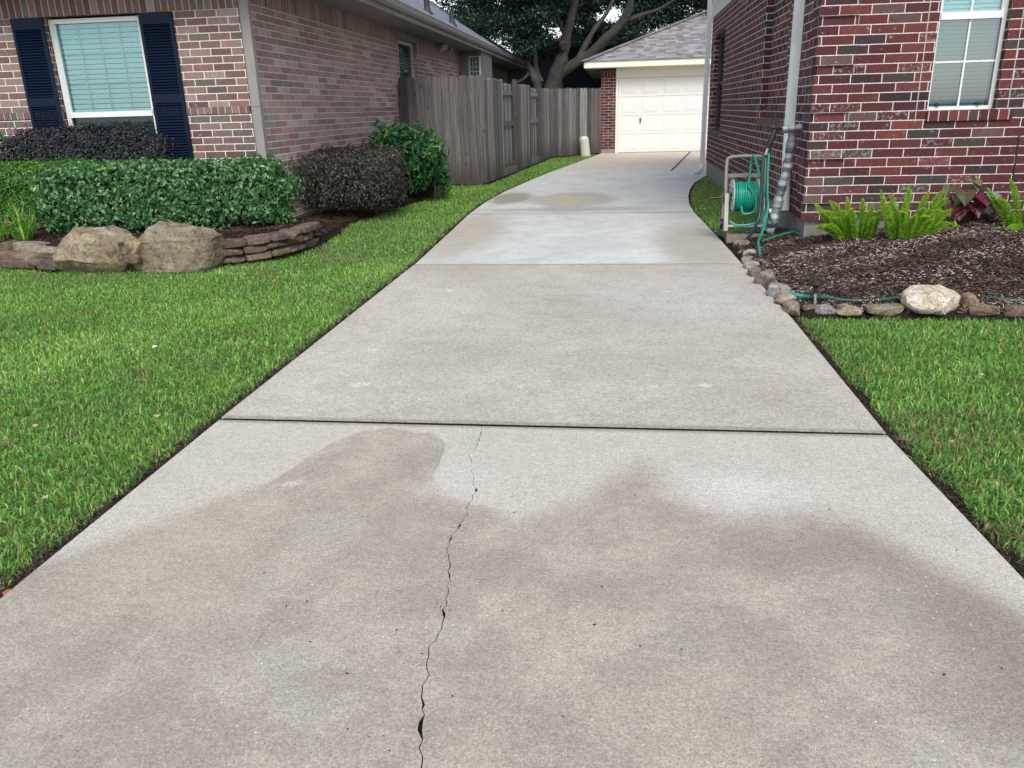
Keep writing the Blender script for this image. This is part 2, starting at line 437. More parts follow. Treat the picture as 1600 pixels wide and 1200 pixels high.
t = NT('weathered_wood', .9, .15); p = t.pos()
gr = t.noise(t.scalev(p, (55, 55, 1.6)), 1.0, 5, .65); va = t.attr()
c = t.ramp(va, [(0, (.06, .05, .047)), (.3, (.125, .12, .122)), (.55, (.09, .078, .07)), (.8, (.18, .178, .18)), (1, (.23, .215, .195))])
c = t.mix(1.0, c, t.ramp(gr, [(.3, (.55, .53, .53)), (.7, (1.75, 1.75, 1.75))]), 'MULTIPLY')
sp = t.n('SeparateXYZ', {0: p})
kn = t.n('TexVoronoi', {'Vector': t.scalev(p, (6, 6, 2.6)), 'Scale': 1.0}).outputs['Distance']
c = t.mix(t.mr(kn, .05, .11, .75, 0.0), c, (.03, .022, .018))
low_dark = t.mr(t.ma('ADD', sp.outputs[2], t.ma('MULTIPLY', t.noise(t.scalev(p, (3, 3, 1)), 2, 4), .5)), .3, .75, .6, 0.0)  # boards darken toward the ground, edge broken by noise
c = t.mix(low_dark, c, (.05, .043, .038))
st = t.mr(t.noise(t.scalev(p, (14, 14, .8)), 1, 4, .6), .52, .75, 0, .5); c = t.mix(st, c, (.055, .043, .036))
t.base(c); t.bump(gr, .6, .006); M['fence'] = t.m

def shingle(name, a, b, d, k=.14):
    t = NT(name, .95, .15); v = t.uv(); sx = t.n('SeparateXYZ', {0: v}); U, V = sx.outputs[0], sx.outputs[1]
    V1 = t.ma('DIVIDE', V, k); row = t.ma('FLOOR', V1)
    rj = t.n('TexWhiteNoise', {'W': row}, noise_dimensions='1D').outputs[0]
    U1 = t.ma('ADD', t.ma('DIVIDE', U, .2), t.ma('MULTIPLY', rj, 7.0)); col = t.ma('FLOOR', U1)
    wz = t.n('TexWhiteNoise', {'Vector': t.n('CombineXYZ', {0: col, 1: row}).outputs[0]}, noise_dimensions='3D').outputs[0]
    c = t.ramp(wz, [(0, a), (.5, b), (1, d)]); gr = t.noise(v, 160, 2); c = t.mix(1.0, c, t.ramp(gr, [(.3, (.75, .75, .75)), (.7, (1.2, 1.2, 1.2))]), 'MULTIPLY')
    fz = t.ma('FRACT', V1); ln = t.mr(fz, .80, .97, 0.0, .55, False); c = t.mix(t.ma('MULTIPLY', ln, t.mr(wz, .1, .6, .35, 1)), c, tuple(x * .3 for x in a))
    t.base(c); t.bump(t.ma('ADD', t.ma('SUBTRACT', 1.0, fz), t.ma('MULTIPLY', wz, .5)), .6, .01); return t.m
M['shingle_garage'] = shingle('grey_pink_shingle', (.16, .14, .145), (.27, .245, .25), (.36, .33, .33))
M['shingle_blue'] = shingle('blue_grey_shingle', (.13, .14, .165), (.19, .2, .235), (.26, .27, .31))

# --- concrete: base tones, painted sky sheen on far slabs, water-stain outline, spalls and aggregate (all in world metres)
t = NT('driveway_concrete', .82, .25); P = t.pos(); sx = t.n('SeparateXYZ', {0: P}); X, Y = sx.outputs[0], sx.outputs[1]
n1 = t.noise(P, 1.1, 4, .6); n2 = t.noise(P, 5.0, 5, .65); n3 = t.noise(P, 38, 3, .7); nf = t.noise(P, 330, 2, .7)
wob = t.ma('MULTIPLY', t.ma('SUBTRACT', t.noise(P, 4.5, 4, .6), .5), .22)
wob2 = t.ma('MULTIPLY', t.ma('SUBTRACT', t.noise(P, 20, 3, .6), .5), .05)
wb = t.ma('ADD', wob, wob2)
def ell(cx, cy, rx, ry, soft=.15, rot=0, w=1.0):
    c_, s_ = math.cos(rot), math.sin(rot)
    ax = t.ma('SUBTRACT', X, cx); ay = t.ma('SUBTRACT', Y, cy)
    u = t.ma('DIVIDE', t.ma('ADD', t.ma('MULTIPLY', ax, c_), t.ma('MULTIPLY', ay, s_)), rx)
    v = t.ma('DIVIDE', t.ma('SUBTRACT', t.ma('MULTIPLY', ay, c_), t.ma('MULTIPLY', ax, s_)), ry)
    d = t.ma('SQRT', t.ma('ADD', t.ma('MULTIPLY', u, u), t.ma('MULTIPLY', v, v)))
    d = t.ma('ADD', d, t.ma('DIVIDE', t.ma('MULTIPLY', wb, w), min(rx, ry)))
    return t.mr(d, 1 - soft, 1 + soft, 1.0, 0.0)
bx0, bx1, by0, by1 = -1.8, 1.2, 1.5, 3.1
bpts = [(-1.8, 1.75), (-1.5, 2.10), (-1.32, 2.36), (-1.235, 2.44), (-1.19, 2.60), (-1.12, 2.82), (-1.03, 2.94), (-.94, 2.985), (-.85, 2.995), (-.75, 2.97), (-.68, 2.89), (-.65, 2.78), (-.64, 2.56), (-.58, 2.43), (-.46, 2.34), (-.3, 2.27), (-.12, 2.35), (.0, 2.58), (.1, 2.70), (.2, 2.60), (.3, 2.40), (.42, 2.33), (.58, 2.40), (.72, 2.36), (.9, 2.12), (1.1, 1.8)]
bd = t.ramp(t.ma('DIVIDE', t.ma('SUBTRACT', X, bx0), bx1 - bx0), [((a - bx0) / (bx1 - bx0), ((b - by0) / (by1 - by0),) * 3) for a, b in bpts])
bY = t.ma('ADD', t.ma('MULTIPLY', bd, by1 - by0), by0)
soft = t.ma('MAXIMUM', t.mr(X, -.45, .0, .02, .17), t.mr(X, -1.35, -1.15, .10, .0))
dd = t.ma('SUBTRACT', bY, t.ma('ADD', Y, t.ma('MULTIPLY', wb, .75))); damp1 = t.mr(t.ma('DIVIDE', dd, soft), -1, 1)
slab1 = t.mr(Y, 3.045, 3.055, 1.0, 0.0); damp1 = t.ma('MULTIPLY', damp1, slab1)
light = (.53, .505, .465); mid = (.40, .36, .32); dark = (.32, .288, .256)
c = t.mix(t.mr(n1, .3, .7), (.40, .365, .325), (.475, .445, .405))                      # slab two tone
lt = t.ma('MAXIMUM', ell(-1.35, 5.2, .45, .9, .5, .1), ell(-1.5, 4.0, .3, .8, .6)); c = t.mix(t.ma('MULTIPLY', lt, .55), c, (.52, .49, .44))
c = t.mix(t.ma('MULTIPLY', ell(.45, 5.5, .6, .7, .5), .5), c, (.46, .465, .47))
c = t.mix(t.ma('MULTIPLY', ell(-.75, 3.6, 1.0, .28, .6), .3), c, (.46, .44, .41))
s3 = t.mr(Y, 6.655, 6.665); c = t.mix(s3, c, t.mix(t.mr(n1, .35, .65), (.54, .55, .565), (.62, .625, .635)))  # bluish sky reflection painted into the slabs past the second joint
c = t.mix(t.ma('MULTIPLY', s3, ell(.75, 7.6, .35, 1.3, .5)), c, (.42, .385, .35))
c = t.mix(t.ma('MULTIPLY', s3, ell(-1.6, 8.4, .4, 1.6, .6)), c, (.46, .42, .37))
c = t.mix(t.ma('MULTIPLY', ell(-.63, 11.7, .62, 1.0, .25), .7), c, (.36, .32, .26))
c = t.mix(t.ma('MULTIPLY', ell(-.65, 11.75, .4, .62, .3), .9), c, (.47, .42, .35))
c = t.mix(t.ma('MULTIPLY', ell(-1.55, 12.0, .3, .8, .4), .8), c, (.25, .22, .16))
c = t.mix(t.ma('MULTIPLY', ell(-.6, 10.5, 1.0, .25, .6), .6), c, (.28, .27, .26))
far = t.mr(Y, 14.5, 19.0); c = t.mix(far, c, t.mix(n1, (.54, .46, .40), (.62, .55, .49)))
front = t.mix(t.mr(n2, .35, .65), (.44, .42, .385), light)
wet = t.mix(t.mr(n1, .36, .64), dark, (.385, .34, .295)); wet = t.mix(t.mr(t.noise(P, 2.3, 5, .7), .40, .62, 0, .9), wet, (.42, .38, .335)); wet = t.mix(t.mr(t.noise(P, 1.7, 4, .6), .52, .66, 0, .5), wet, (.34, .325, .31)); wet = t.mix(t.mr(n2, .40, .65, 0, .5), wet, (.30, .27, .245))
wet = t.mix(t.ma('MULTIPLY', ell(-1.35, 2.0, .28, .3, .6), .6), wet, (.42, .375, .31))
wet = t.mix(t.ma('MULTIPLY', ell(.62, 2.15, .3, .16, .7), .55), wet, (.25, .215, .19))
wet = t.mix(t.ma('MULTIPLY', ell(.95, 1.75, .2, .35, .7), .7), wet, (.23, .20, .175))
front = t.mix(damp1, front, wet)
front = t.mix(t.ma('MULTIPLY', ell(.45, 2.52, .22, .12, .7), .6), front, (.60, .60, .585))
front = t.mix(t.ma('MULTIPLY', ell(-.55, 2.52, .14, .12, .6), .35), front, (.58, .565, .535))
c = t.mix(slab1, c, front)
for (px, py, r) in ((452, 755, .035), (565, 602, .035), (815, 603, .028), (1105, 603, .035), (583, 548, .028), (705, 455, .03), (1042, 456, .035)):
    q = atZ(px, py); c = t.mix(t.ma('MULTIPLY', ell(q[0], q[1], r, r * .8, .5, w=.55), t.mr(t.noise(P, 95, 3), .42, .54, 0, .75)), c, (.72, .69, .63))
# scrubbed grime along joints and the tooled edges
for jy in (3.05, 6.66, 10.1): c = t.mix(t.mr(t.ma('ABSOLUTE', t.ma('SUBTRACT', t.ma('ADD', Y, t.ma('MULTIPLY', wob2, .4)), jy)), .014, .05, .6, 0.0), c, (.17, .15, .13))
c = t.mix(t.mr(n2, .45, .62, 0.0, .22), c, (.30, .26, .22))
c = t.mix(1.0, c, t.ramp(n3, [(.3, (.86, .86, .86)), (.7, (1.12, 1.12, 1.12))]), 'MULTIPLY')
c = t.mix(1.0, c, t.ramp(nf, [(.32, (.68, .68, .68)), (.68, (1.34, 1.33, 1.30))]), 'MULTIPLY')
c = t.mix(1.0, c, t.ramp(t.noise(P, 120, 3, .75), [(.35, (.74, .73, .72)), (.65, (1.24, 1.24, 1.23))]), 'MULTIPLY')
vo = t.n('TexVoronoi', {'Vector': P, 'Scale': 60.0}); fk = t.mr(vo.outputs['Distance'], .10, .16, 1.0, 0.0)
pick = t.mr(t.n('SeparateColor', {0: vo.outputs['Color']}).outputs[0], .80, .84)
fl = t.ma('MULTIPLY', t.ma('MULTIPLY', fk, pick), t.mr(t.noise(P, 2.2, 2), .35, .6, .25, 1.0)); c = t.mix(t.ma('MULTIPLY', fl, slab1), c, (.75, .71, .64))
pk2 = t.mr(t.n('SeparateColor', {0: vo.outputs['Color']}).outputs[1], .93, .95)
c = t.mix(t.ma('MULTIPLY', t.ma('MULTIPLY', fk, pk2), .7), c, (.10, .08, .07))
brm = t.noise(t.scalev(P, (3, 90, 1)), 1.0, 3, .6); c = t.mix(1.0, c, t.ramp(brm, [(.3, (.985, .985, .985)), (.7, (1.012, 1.012, 1.012))]), 'MULTIPLY'); c = t.mix(1.0, c, (.985, 1.0, .955), 'MULTIPLY')
t.base(c); t.set(t.b.inputs['Roughness'], t.mr(s3, 0, 1, .85, .62))
t.bump(t.ma('ADD', t.ma('MULTIPLY', nf, .6), n3), .45, .003); M['concrete'] = t.m

t = NT('soil', 1, .1); p = t.pos(); c = t.mix(t.noise(p, 30, 4, .7), (.05, .085, .022), (.13, .15, .06)); t.base(c); t.bump(t.noise(p, 60, 4), .8, .02); M['ground'] = t.m
t = NT('dark_soil', 1, .1); p = t.pos(); c = t.mix(t.noise(p, 45, 4, .7), (.012, .009, .007), (.045, .033, .026)); t.base(c); t.bump(t.noise(p, 80, 4), 1, .02); M['soil'] = t.m
t = NT('mulch_chips', .9, .15); c = t.ramp(t.attr(), [(0, (.022, .015, .013)), (.45, (.065, .042, .034)), (.75, (.14, .098, .078)), (.9, (.26, .20, .155)), (1, (.56, .47, .38))]); t.base(c); M['chips'] = t.m
t = NT('reddish_mulch_chips', .9, .15); c = t.ramp(t.attr(), [(0, (.018, .011, .008)), (.5, (.055, .03, .02)), (.85, (.11, .06, .042)), (1, (.22, .15, .11))]); t.base(c); M['chips_red'] = t.m

def stone(name, a, b, d, stain=(.03, .03, .02), stm=.5, scale=1.0):
    t = NT(name, .9, .2); p = t.pos(); ri = t.n('ObjectInfo').outputs['Random']
    pp = t.n('VectorMath', {0: p, 1: t.n('CombineXYZ', {0: t.ma('MULTIPLY', ri, 9.0), 1: ri}).outputs[0]}, operation='ADD').outputs[0]
    g = t.noise(pp, 5 * scale, 5, .65); c = t.ramp(g, [(.3, a), (.5, b), (.72, d)])
    c = t.mix(1.0, c, t.n('CombineColor', {0: t.ma('ADD', .75, t.ma('MULTIPLY', ri, .5)), 1: t.ma('ADD', .78, t.ma('MULTIPLY', ri, .4)), 2: t.ma('ADD', .8, t.ma('MULTIPLY', ri, .3))}).outputs[0], 'MULTIPLY')
    c = t.mix(t.mr(t.noise(pp, 9 * scale, 4, .7), .5, .68, 0, stm), c, stain)
    c = t.mix(1.0, c, t.ramp(t.noise(pp, 70, 5, .8), [(.3, (.55, .55, .55)), (.7, (1.35, 1.35, 1.35))]), 'MULTIPLY')
    t.base(c); cr_ = t.n('TexVoronoi', {'Vector': t.n('VectorMath', {0: pp, 1: t.n('TexNoise', {'Vector': pp, 'Scale': 7.0}).outputs['Color']}, operation='ADD').outputs[0], 'Scale': 6.0 * scale}, feature='DISTANCE_TO_EDGE').outputs['Distance']
    t.bump(t.ma('ADD', t.ma('ADD', g, t.ma('MULTIPLY', t.noise(pp, 60, 4, .75), .6)), t.mr(cr_, 0, .04, -.6, 0)), .8, .018); return t.m
M['boulder'] = stone('tan_boulder', (.18, .135, .08), (.30, .245, .165), (.44, .385, .29), (.035, .03, .02), .8)
M['boulder_red'] = stone('rusty_boulder', (.25, .155, .10), (.30, .24, .16), (.43, .37, .27), (.04, .034, .022), .75)
M['flag'] = stone('flagstone', (.11, .07, .055), (.18, .13, .105), (.26, .205, .17), (.04, .034, .03), .6, 2)
M['border'] = stone('border_stone', (.23, .175, .13), (.34, .28, .225), (.46, .40, .335), (.09, .07, .055), .6, 3)
M['pale'] = stone('pale_rock', (.44, .35, .23), (.64, .58, .47), (.76, .72, .63), (.28, .21, .14), .5, 2)
M['slate'] = stone('grey_rock', (.23, .22, .225), (.36, .35, .35), (.52, .51, .52), (.10, .09, .08), .45, 3)
t = NT('tape_wrap', .35, .5); t.b.inputs['Metallic'].default_value = .25; p = t.pos(); sz = t.n('SeparateXYZ', {0: p}).outputs[2]
bz = t.n('TexWhiteNoise', {'W': t.ma('FLOOR', t.ma('DIVIDE', t.ma('ADD', sz, t.ma('MULTIPLY', t.noise(p, 8, 2), .05)), .042))}, noise_dimensions='1D').outputs[0]
c = t.ramp(bz, [(0, (.07, .08, .095)), (.4, (.17, .19, .21)), (.7, (.30, .33, .36)), (1, (.46, .49, .52))]); t.base(c); t.bump(t.noise(p, 45, 4, .7), .9, .01); M['tape'] = t.m

# ------------------------------------------------------------------ rocks
def rock(name, c, dims, rz=0, seed=0, mat=None, sub=4, pw=3.0, cuts=6, rough=.05, tilt=(0, 0), planes=(), strata=0.0):
    r = random.Random(seed); bm = bmesh.new(); bmesh.ops.create_icosphere(bm, subdivisions=sub, radius=1)
    pl = []
    for _ in range(cuts):
        n = Vector((r.uniform(-1, 1), r.uniform(-1, 1), r.uniform(-.5, 1))).normalized(); pl.append((n, r.uniform(.68, .92)))
    pl += [(Vector(n).normalized(), d) for n, d in planes]
    Rm = Matrix.Rotation(rz, 3, 'Z') @ Matrix.Rotation(tilt[0], 3, 'X') @ Matrix.Rotation(tilt[1], 3, 'Y')
    off = Vector((seed * 3.7, seed * 1.3, 0))
    for v in bm.verts:
        d = v.co.normalized(); k = (abs(d.x) ** pw + abs(d.y) ** pw + abs(d.z) ** pw) ** (-1 / pw); p = d * k
        for n, dd in pl:
            s = p.dot(n) - dd
            if s > 0: p = p - n * s * .93
        q = Vector((p.x * dims[0], p.y * dims[1], p.z * dims[2])) * .5
        sz = max(dims)
        nz = mnoise.fractal(q * (5 / sz) + off, 1.0, 2.1, 4) * rough * sz
        if strata: nz += strata * sz * (mnoise.noise(Vector((0, seed, q.z * 26 / sz + .8 * mnoise.noise(q * 3 / sz)))))
        q = q + d * nz
        v.co = Rm @ q
    for f in bm.faces: f.smooth = True
    me = bpy.data.meshes.new(name); bm.to_mesh(me); bm.free()
    try: me.set_sharp_from_angle(angle=math.radians(38))
    except Exception: pass
    o = link(name, me, None, mat); o.location = c; return o

# ------------------------------------------------------------------ ground, driveway
g = MB(); g.poly([(-300, -300, -.035), (300, -300, -.035), (300, 600, -.035), (-300, 600, -.035)]); tag(g.build('ground', M['ground']), kind='structure')

LE = [(-6, -1.66), (1.7, -1.685), (3.05, -1.71), (6.66, -1.73), (8.5, -1.80), (10.2, -1.87), (11.5, -1.87), (13, -1.79), (14.6, -1.63), (16.5, -1.42), (18.5, -1.15), (20.5, -.87), (22.5, -.58), (23.62, -.44)]
RE = [(-6, 1.20), (2.03, 1.12), (3.05, 1.07), (4.84, 1.07), (6.66, 1.03), (8.2, 1.0), (10, .945), (11, .96), (12, 1.03), (13, 1.14), (14.06, 1.30), (15.0, 1.53), (15.75, 1.72), (15.82, 5.2), (23.62, 5.2)]
def edge(E, y): return float(np.interp(y, [e[0] for e in E], [e[1] for e in E]))
crack = [(-.55, 3.038), (-.543, 3.026), (-.532, 2.939), (-.536, 2.87), (-.532, 2.817), (-.545, 2.75), (-.528, 2.684), (-.512, 2.63), (-.501, 2.58), (-.487, 2.499), (-.468, 2.453), (-.474, 2.40), (-.476, 2.361), (-.481, 2.325), (-.467, 2.277), (-.481, 2.202), (-.492, 2.118), (-.492, 2.064), (-.475, 2.003), (-.462, 1.96), (-.455, 1.918), (-.442, 1.838), (-.433, 1.736), (-.431, 1.639), (-.44, 1.585), (-.435, 1.54), (-.419, 1.499), (-.422, 1.441), (-.409, 1.401), (-.403, 1.352), (-.4, 1.324), (-.387, 1.296), (-.376, 1.251), (-.372, 1.222), (-.36, 1.1), (-.38, .8), (-.33, .4), (-.36, -.2), (-.30, -.6)]
def fracture(pts):
    out = []
    for a, b in zip(pts[:-1], pts[1:]):
        L = math.hypot(b[0] - a[0], b[1] - a[1]); n = max(1, int(L / .016)); out.append(a)
        for k in range(1, n):
            s = k / n; w = min(.004, L * .12); out.append((a[0] + (b[0] - a[0]) * s + random.gauss(0, w), a[1] + (b[1] - a[1]) * s))
    out.append(pts[-1]); return out
crk = fracture(crack)
def cw(y):
    w = .0005 + .0007 * (1 - min(max((y - 1.2) / 1.8, 0), 1)) + .0009 * abs(mnoise.noise(Vector((y * 13, 3, 0)))) * 2
    for yc, hw, ww in ((1.335, .028, .005), (1.405, .018, .002), (2.453, .010, .004), (2.20, .009, .003), (2.12, .009, .003), (1.92, .012, .0015), (2.33, .008, .002), (1.74, .015, .003)):
        w += ww * max(0, 1 - ((y - yc) / hw) ** 2)
    return w
d = MB(); GAP = .009
joints = [(3.05, 3.05), (6.66, 6.67), (10.16, 10.04), (13.25, 13.15), (23.62, 23.62)]
GP = {3.05: .013, 6.66: .012, 10.16: .011, 13.25: .006}
d.prism([(edge(LE, -.6), -.6)] + [(edge(LE, y), y) for y in (1.7,)] + [(edge(LE, 3.05), 3.05 - GAP)] + [(x - cw(y), y) for x, y in crk], -.1, 0, .0)
d.prism([(x + cw(y), y) for x, y in crk] + [(1.155, -.6)][:0] + [(edge(RE, -.6), -.6), (edge(RE, 2.03), 2.03), (edge(RE, 3.05), 3.05 - GAP)], -.1, 0, .0)
prev = (3.05, 3.05); pg_ = .013
for (a, b) in joints[1:]:
    gp = GP.get(a, .003)
    L = [(edge(LE, prev[0]), prev[0] + pg_)] + [(x, y) for y, x in LE if prev[0] < y < a - .01] + [(edge(LE, a), a - gp)]
    Rr_ = [(edge(RE, prev[1]), prev[1] + pg_)] + [(x, y) for y, x in RE if prev[1] < y < b - .01] + [(edge(RE, b), b - gp)]
    d.prism(L + Rr_[::-1], -.1, 0.0 if a != 6.66 else .004, .002); prev = (a, b); pg_ = gp
tag(d.build('driveway', M['concrete']), kind='structure')
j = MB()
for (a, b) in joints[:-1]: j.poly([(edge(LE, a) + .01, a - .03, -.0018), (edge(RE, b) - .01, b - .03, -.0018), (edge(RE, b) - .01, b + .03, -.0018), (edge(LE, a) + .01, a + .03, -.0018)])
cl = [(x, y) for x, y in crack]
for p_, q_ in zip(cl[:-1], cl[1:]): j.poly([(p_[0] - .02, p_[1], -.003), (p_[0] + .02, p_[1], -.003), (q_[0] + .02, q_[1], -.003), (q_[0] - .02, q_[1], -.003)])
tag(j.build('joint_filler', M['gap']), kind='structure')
ej = MB(); a, b = Vector((1.08, 16.72, .001)), Vector((2.01, 23.4, .001)); ej.bar(a, b, .035, .006); tag(ej.build('expansion_joint', M['gap']), kind='structure')
# public side of the driveway apron behind the camera
ap = MB(); ap.box(-1.66, 1.2, -6, -.612, -.1, 0); tag(ap.build('driveway_apron', M['concrete']), kind='structure')

# ------------------------------------------------------------------ mulch beds
LB = [(-12, 6.85), (-5.8, 6.85), (-4.9, 6.5), (-4.2, 6.5), (-3.6, 6.78), (-3.2, 7.0), (-3.02, 7.65), (-3.06, 8.3), (-3.22, 9.3), (-3.1, 10.5), (-2.95, 11.7), (-2.95, 13.2), (-3.05, 14.3), (-3.83, 14.4), (-3.83, 8.41), (-12, 8.41)]
LBe = LB[:13]
RB = [(1.12, 8.1), (1.09, 7.2), (1.10, 6.2), (1.13, 5.06), (1.6, 5.0), (3.0, 4.95), (9, 4.95), (9, 7.4), (1.65, 7.4), (1.65, 8.1)]
RBe = RB[:7]
def sm(x, a, b): u = np.clip((x - a) / (b - a), 0, 1); return u * u * (3 - 2 * u)
def hL(x, y):
    dd = polydist(x, y, LBe); P = np.stack([x, y], 1)
    h = .03 + .14 * sm(9.3 - y, 0, 1.1) * sm(dd, -.05, .12) + .02 * sm(dd, 0, .3); return h + .014 * sinn(P, 7, 1) + .006 * sinn(P, 25, 2)
def hR(x, y):
    dd = polydist(x, y, RBe); P = np.stack([x, y], 1)
    return .015 + .15 * sm(dd, 0, 1.7) + .03 * sm(dd, 0, .35) + .05 * sm(x, 2.0, 3.2) * sm(dd, .3, 1.5) + .012 * sinn(P, 6, 3) + .006 * sinn(P, 22, 4)
def bed(name, poly, hf, x0, x1, y0, y1, st, chipmat, nchip, cx, lab, seed):
    nx, ny = int((x1 - x0) / st), int((y1 - y0) / st); gx, gy = np.meshgrid(np.linspace(x0, x1, nx), np.linspace(y0, y1, ny)); fx, fy = gx.ravel(), gy.ravel()
    ins = inpoly(fx, fy, poly); z = np.where(ins, hf(fx, fy), -.03)
    V = np.stack([fx, fy, z], 1); i = np.arange(nx * ny).reshape(ny, nx)
    Q = np.stack([i[:-1, :-1], i[:-1, 1:], i[1:, 1:], i[1:, :-1]], -1).reshape(-1, 4); Q = Q[ins[Q].sum(1) >= 1]
    o = np_mesh(name, V, Q, M['soil'], smooth=True); tag(o, kind='structure')
    n = nchip * 3; X_ = rng.uniform(cx[0], cx[1], n); Y_ = rng.uniform(cx[2], cx[3], n); k = inpoly(X_, Y_, poly); X_, Y_ = X_[k][:nchip], Y_[k][:nchip]; n = len(X_)
    zz = hf(X_, Y_) + rng.uniform(.0, .012, n); C = np.stack([X_, Y_, zz], 1)
    L = rng.uniform(.012, .036, n) * (1 + (rng.random(n) > .90) * 1.0); W = rng.uniform(.0025, .007, n)
    an = rng.uniform(0, 6.283, n); ti = rng.normal(0, .28, n)
    D = np.stack([np.cos(an) * np.cos(ti), np.sin(an) * np.cos(ti), np.sin(ti)], 1); S = unit(np.cross(D, np.array([0, 0, 1.])) + rng.normal(0, .15, (n, 3)))
    UP = np.cross(S, D)
    a = C - D * L[:, None] / 2; b = C + D * L[:, None] / 2
    V = np.stack([a - S * W[:, None] * .5, a + S * W[:, None] * .8, b + S * W[:, None] * .2, b - S * W[:, None] * .7, C + UP * W[:, None] * .7], 1).reshape(-1, 3)
    i = np.arange(n)[:, None] * 5
    F = np.concatenate([i + np.array([[0, 1, 4]]), i + np.array([[1, 2, 4]]), i + np.array([[2, 3, 4]]), i + np.array([[3, 0, 4]])], 0)
    v = np.clip(rng.random(n) ** 1.25 * (1 + .25 * sinn(np.stack([X_, Y_], 1), 3.5, seed + 40)), 0, 1); o = np_mesh('wood_mulch', V, F, chipmat, None, np.tile(v, 4)); tag(o, lab, 'mulch', kind='stuff')
bed('planting_bed', LB, hL, -9, -2.9, 6.4, 14.45, .07, M['chips_red'], 30000, (-6.6, -2.9, 6.4, 14.4), 'reddish brown bark mulch spread under the hedges', 1)
bed('flower_bed', RB, hR, 1.05, 7, 4.9, 8.15, .05, M['chips'], 60000, (1.05, 4.2, 4.9, 8.1), 'dark brown shredded mulch with pale slivers in the corner bed', 2)

# ------------------------------------------------------------------ left house
XS, YF = -3.83, 8.41
def win_hole(mb, axis, c, t0, t1, holes, z0, z1):
    """wall as boxes around rectangular holes [(a0,a1,b0,b1)]; axis 'x' => runs in x at y=c..; thickness t0..t1"""
    pass
lh = empty('brick_house', (XS, YF, 0), 'single storey pink brick house with navy shutters behind the stone edged hedge bed', 'house')
w = MB()
WX0, WX1, WZ0, WZ1 = -6.0, -4.92, .72, 2.29
w.m = 0
w.box(-14, WX0, YF, YF + .2, .1, 1.285); w.box(WX1, XS - .0, YF, YF + .2, .1, 1.285); w.box(WX0, WX1, YF, YF + .2, .1, WZ0)
w.box(-14, WX0, YF, YF + .2, 1.355, 2.29); w.box(WX1, XS, YF, YF + .2, 1.355, 2.29)
w.m = 1; w.rot = True
w.box(-14, WX0, YF - .012, YF + .2, 1.285, 1.355); w.box(WX1, XS - .012, YF - .012, YF + .2, 1.285, 1.355)
w.box(-14, XS + .002, YF - .006, YF + .2, 2.29, 2.49)
w.m = 0; w.rot = False
w.box(-14, XS - .0, YF, YF + .2, 2.49, 2.66)
w.build('wall', [M['brick_mauve'], M['brick_mauve_soldier']], lh)
s = MB()
SY0, SY1, SZ0, SZ1 = 14.68, 15.98, 1.0, 2.47
y0 = YF + .2
s.box(XS - .2, XS, y0, SY0, .1, 2.372); s.box(XS - .2, XS, SY0, SY1, .1, SZ0); s.box(XS - .2, XS, SY1, 20.3, .1, 2.31)
s.m = 1; s.rot = True
s.box(XS - .2, XS + .008, YF + .2, SY0, 2.372, 2.60); s.box(XS - .2, XS + .008, SY1, 20.3, 2.31, 2.60)
s.build('wall', [M['brick_pink_lit'], M['brick_pink_lit_soldier']], lh)
f_ = MB(); f_.box(-14, XS - .01, YF + .01, YF + .2, -.1, .1); f_.box(XS - .19, XS - .01, YF + .2, 30, -.1, .1); f_.build('foundation', M['found'], lh)
# trim over the side window, frieze, soffit, fascia
tr = MB()
tr.box(XS - .15, XS + .015, SY0, SY1, SZ1, 2.60)
GX = -3.2
tr.box(XS - .2, GX - .02, YF - .45, 30.35, 2.60, 2.63)           # side soffit
tr.box(-14.45, XS - .2, YF - .45, YF, 2.661, 2.69)
tr.box(GX - .02, GX, YF - .45, 30.4, 2.57, 2.74)                 # fascia
tr.box(-14.45, GX - .02, YF - .47, YF - .45, 2.60, 2.74)
tr.build('eave_trim', M['trim_taupe'], lh)
gt = MB()
prof = [(0, .0), (.055, 0), (.085, .035), (.095, .085), (.105, .105), (.098, .11), (.085, .09), (.075, .04), (.05, .012), (.008, .012), (.008, .11), (0, .11)]
pp = [(GX + .001 + a, 2.635 + b) for a, b in prof]
for k in range(len(pp)):
    a, b = pp[k], pp[(k + 1) % len(pp)]
    gt.poly([(a[0], YF - .45, a[1]), (b[0], YF - .45, b[1]), (b[0], 30.4, b[1]), (a[0], 30.4, a[1])])
gt.poly([(x, YF - .45, z) for x, z in pp][::-1]); gt.poly([(x, 30.4, z) for x, z in pp])
gt.build('gutter', M['trim_taupe'], lh)
# downspout by the front corner and the one at the far end
ds = MB(); ds.box(XS + .002, XS + .10, YF + .015, YF + .085, .08, 2.60); ds.box(XS + .0, XS + .104, YF + .01, YF + .09, 1.35, 1.375); ds.box(XS + .0, XS + .104, YF + .01, YF + .09, .55, .57)
ds.build('downspout', M['trim_taupe'], lh)
e = MB(); pa = spline([(GX + .05, 29.9, 2.62), (GX + .05, 29.9, 2.45), (GX - .1, 29.8, 2.28), (XS + .25, 29.7, 2.12), (XS + .1, 29.6, 1.95), (XS + .08, 29.6, .3)], 4); e.tube(pa, .05, 8); e.build('downspout', M['trim_white'], lh)
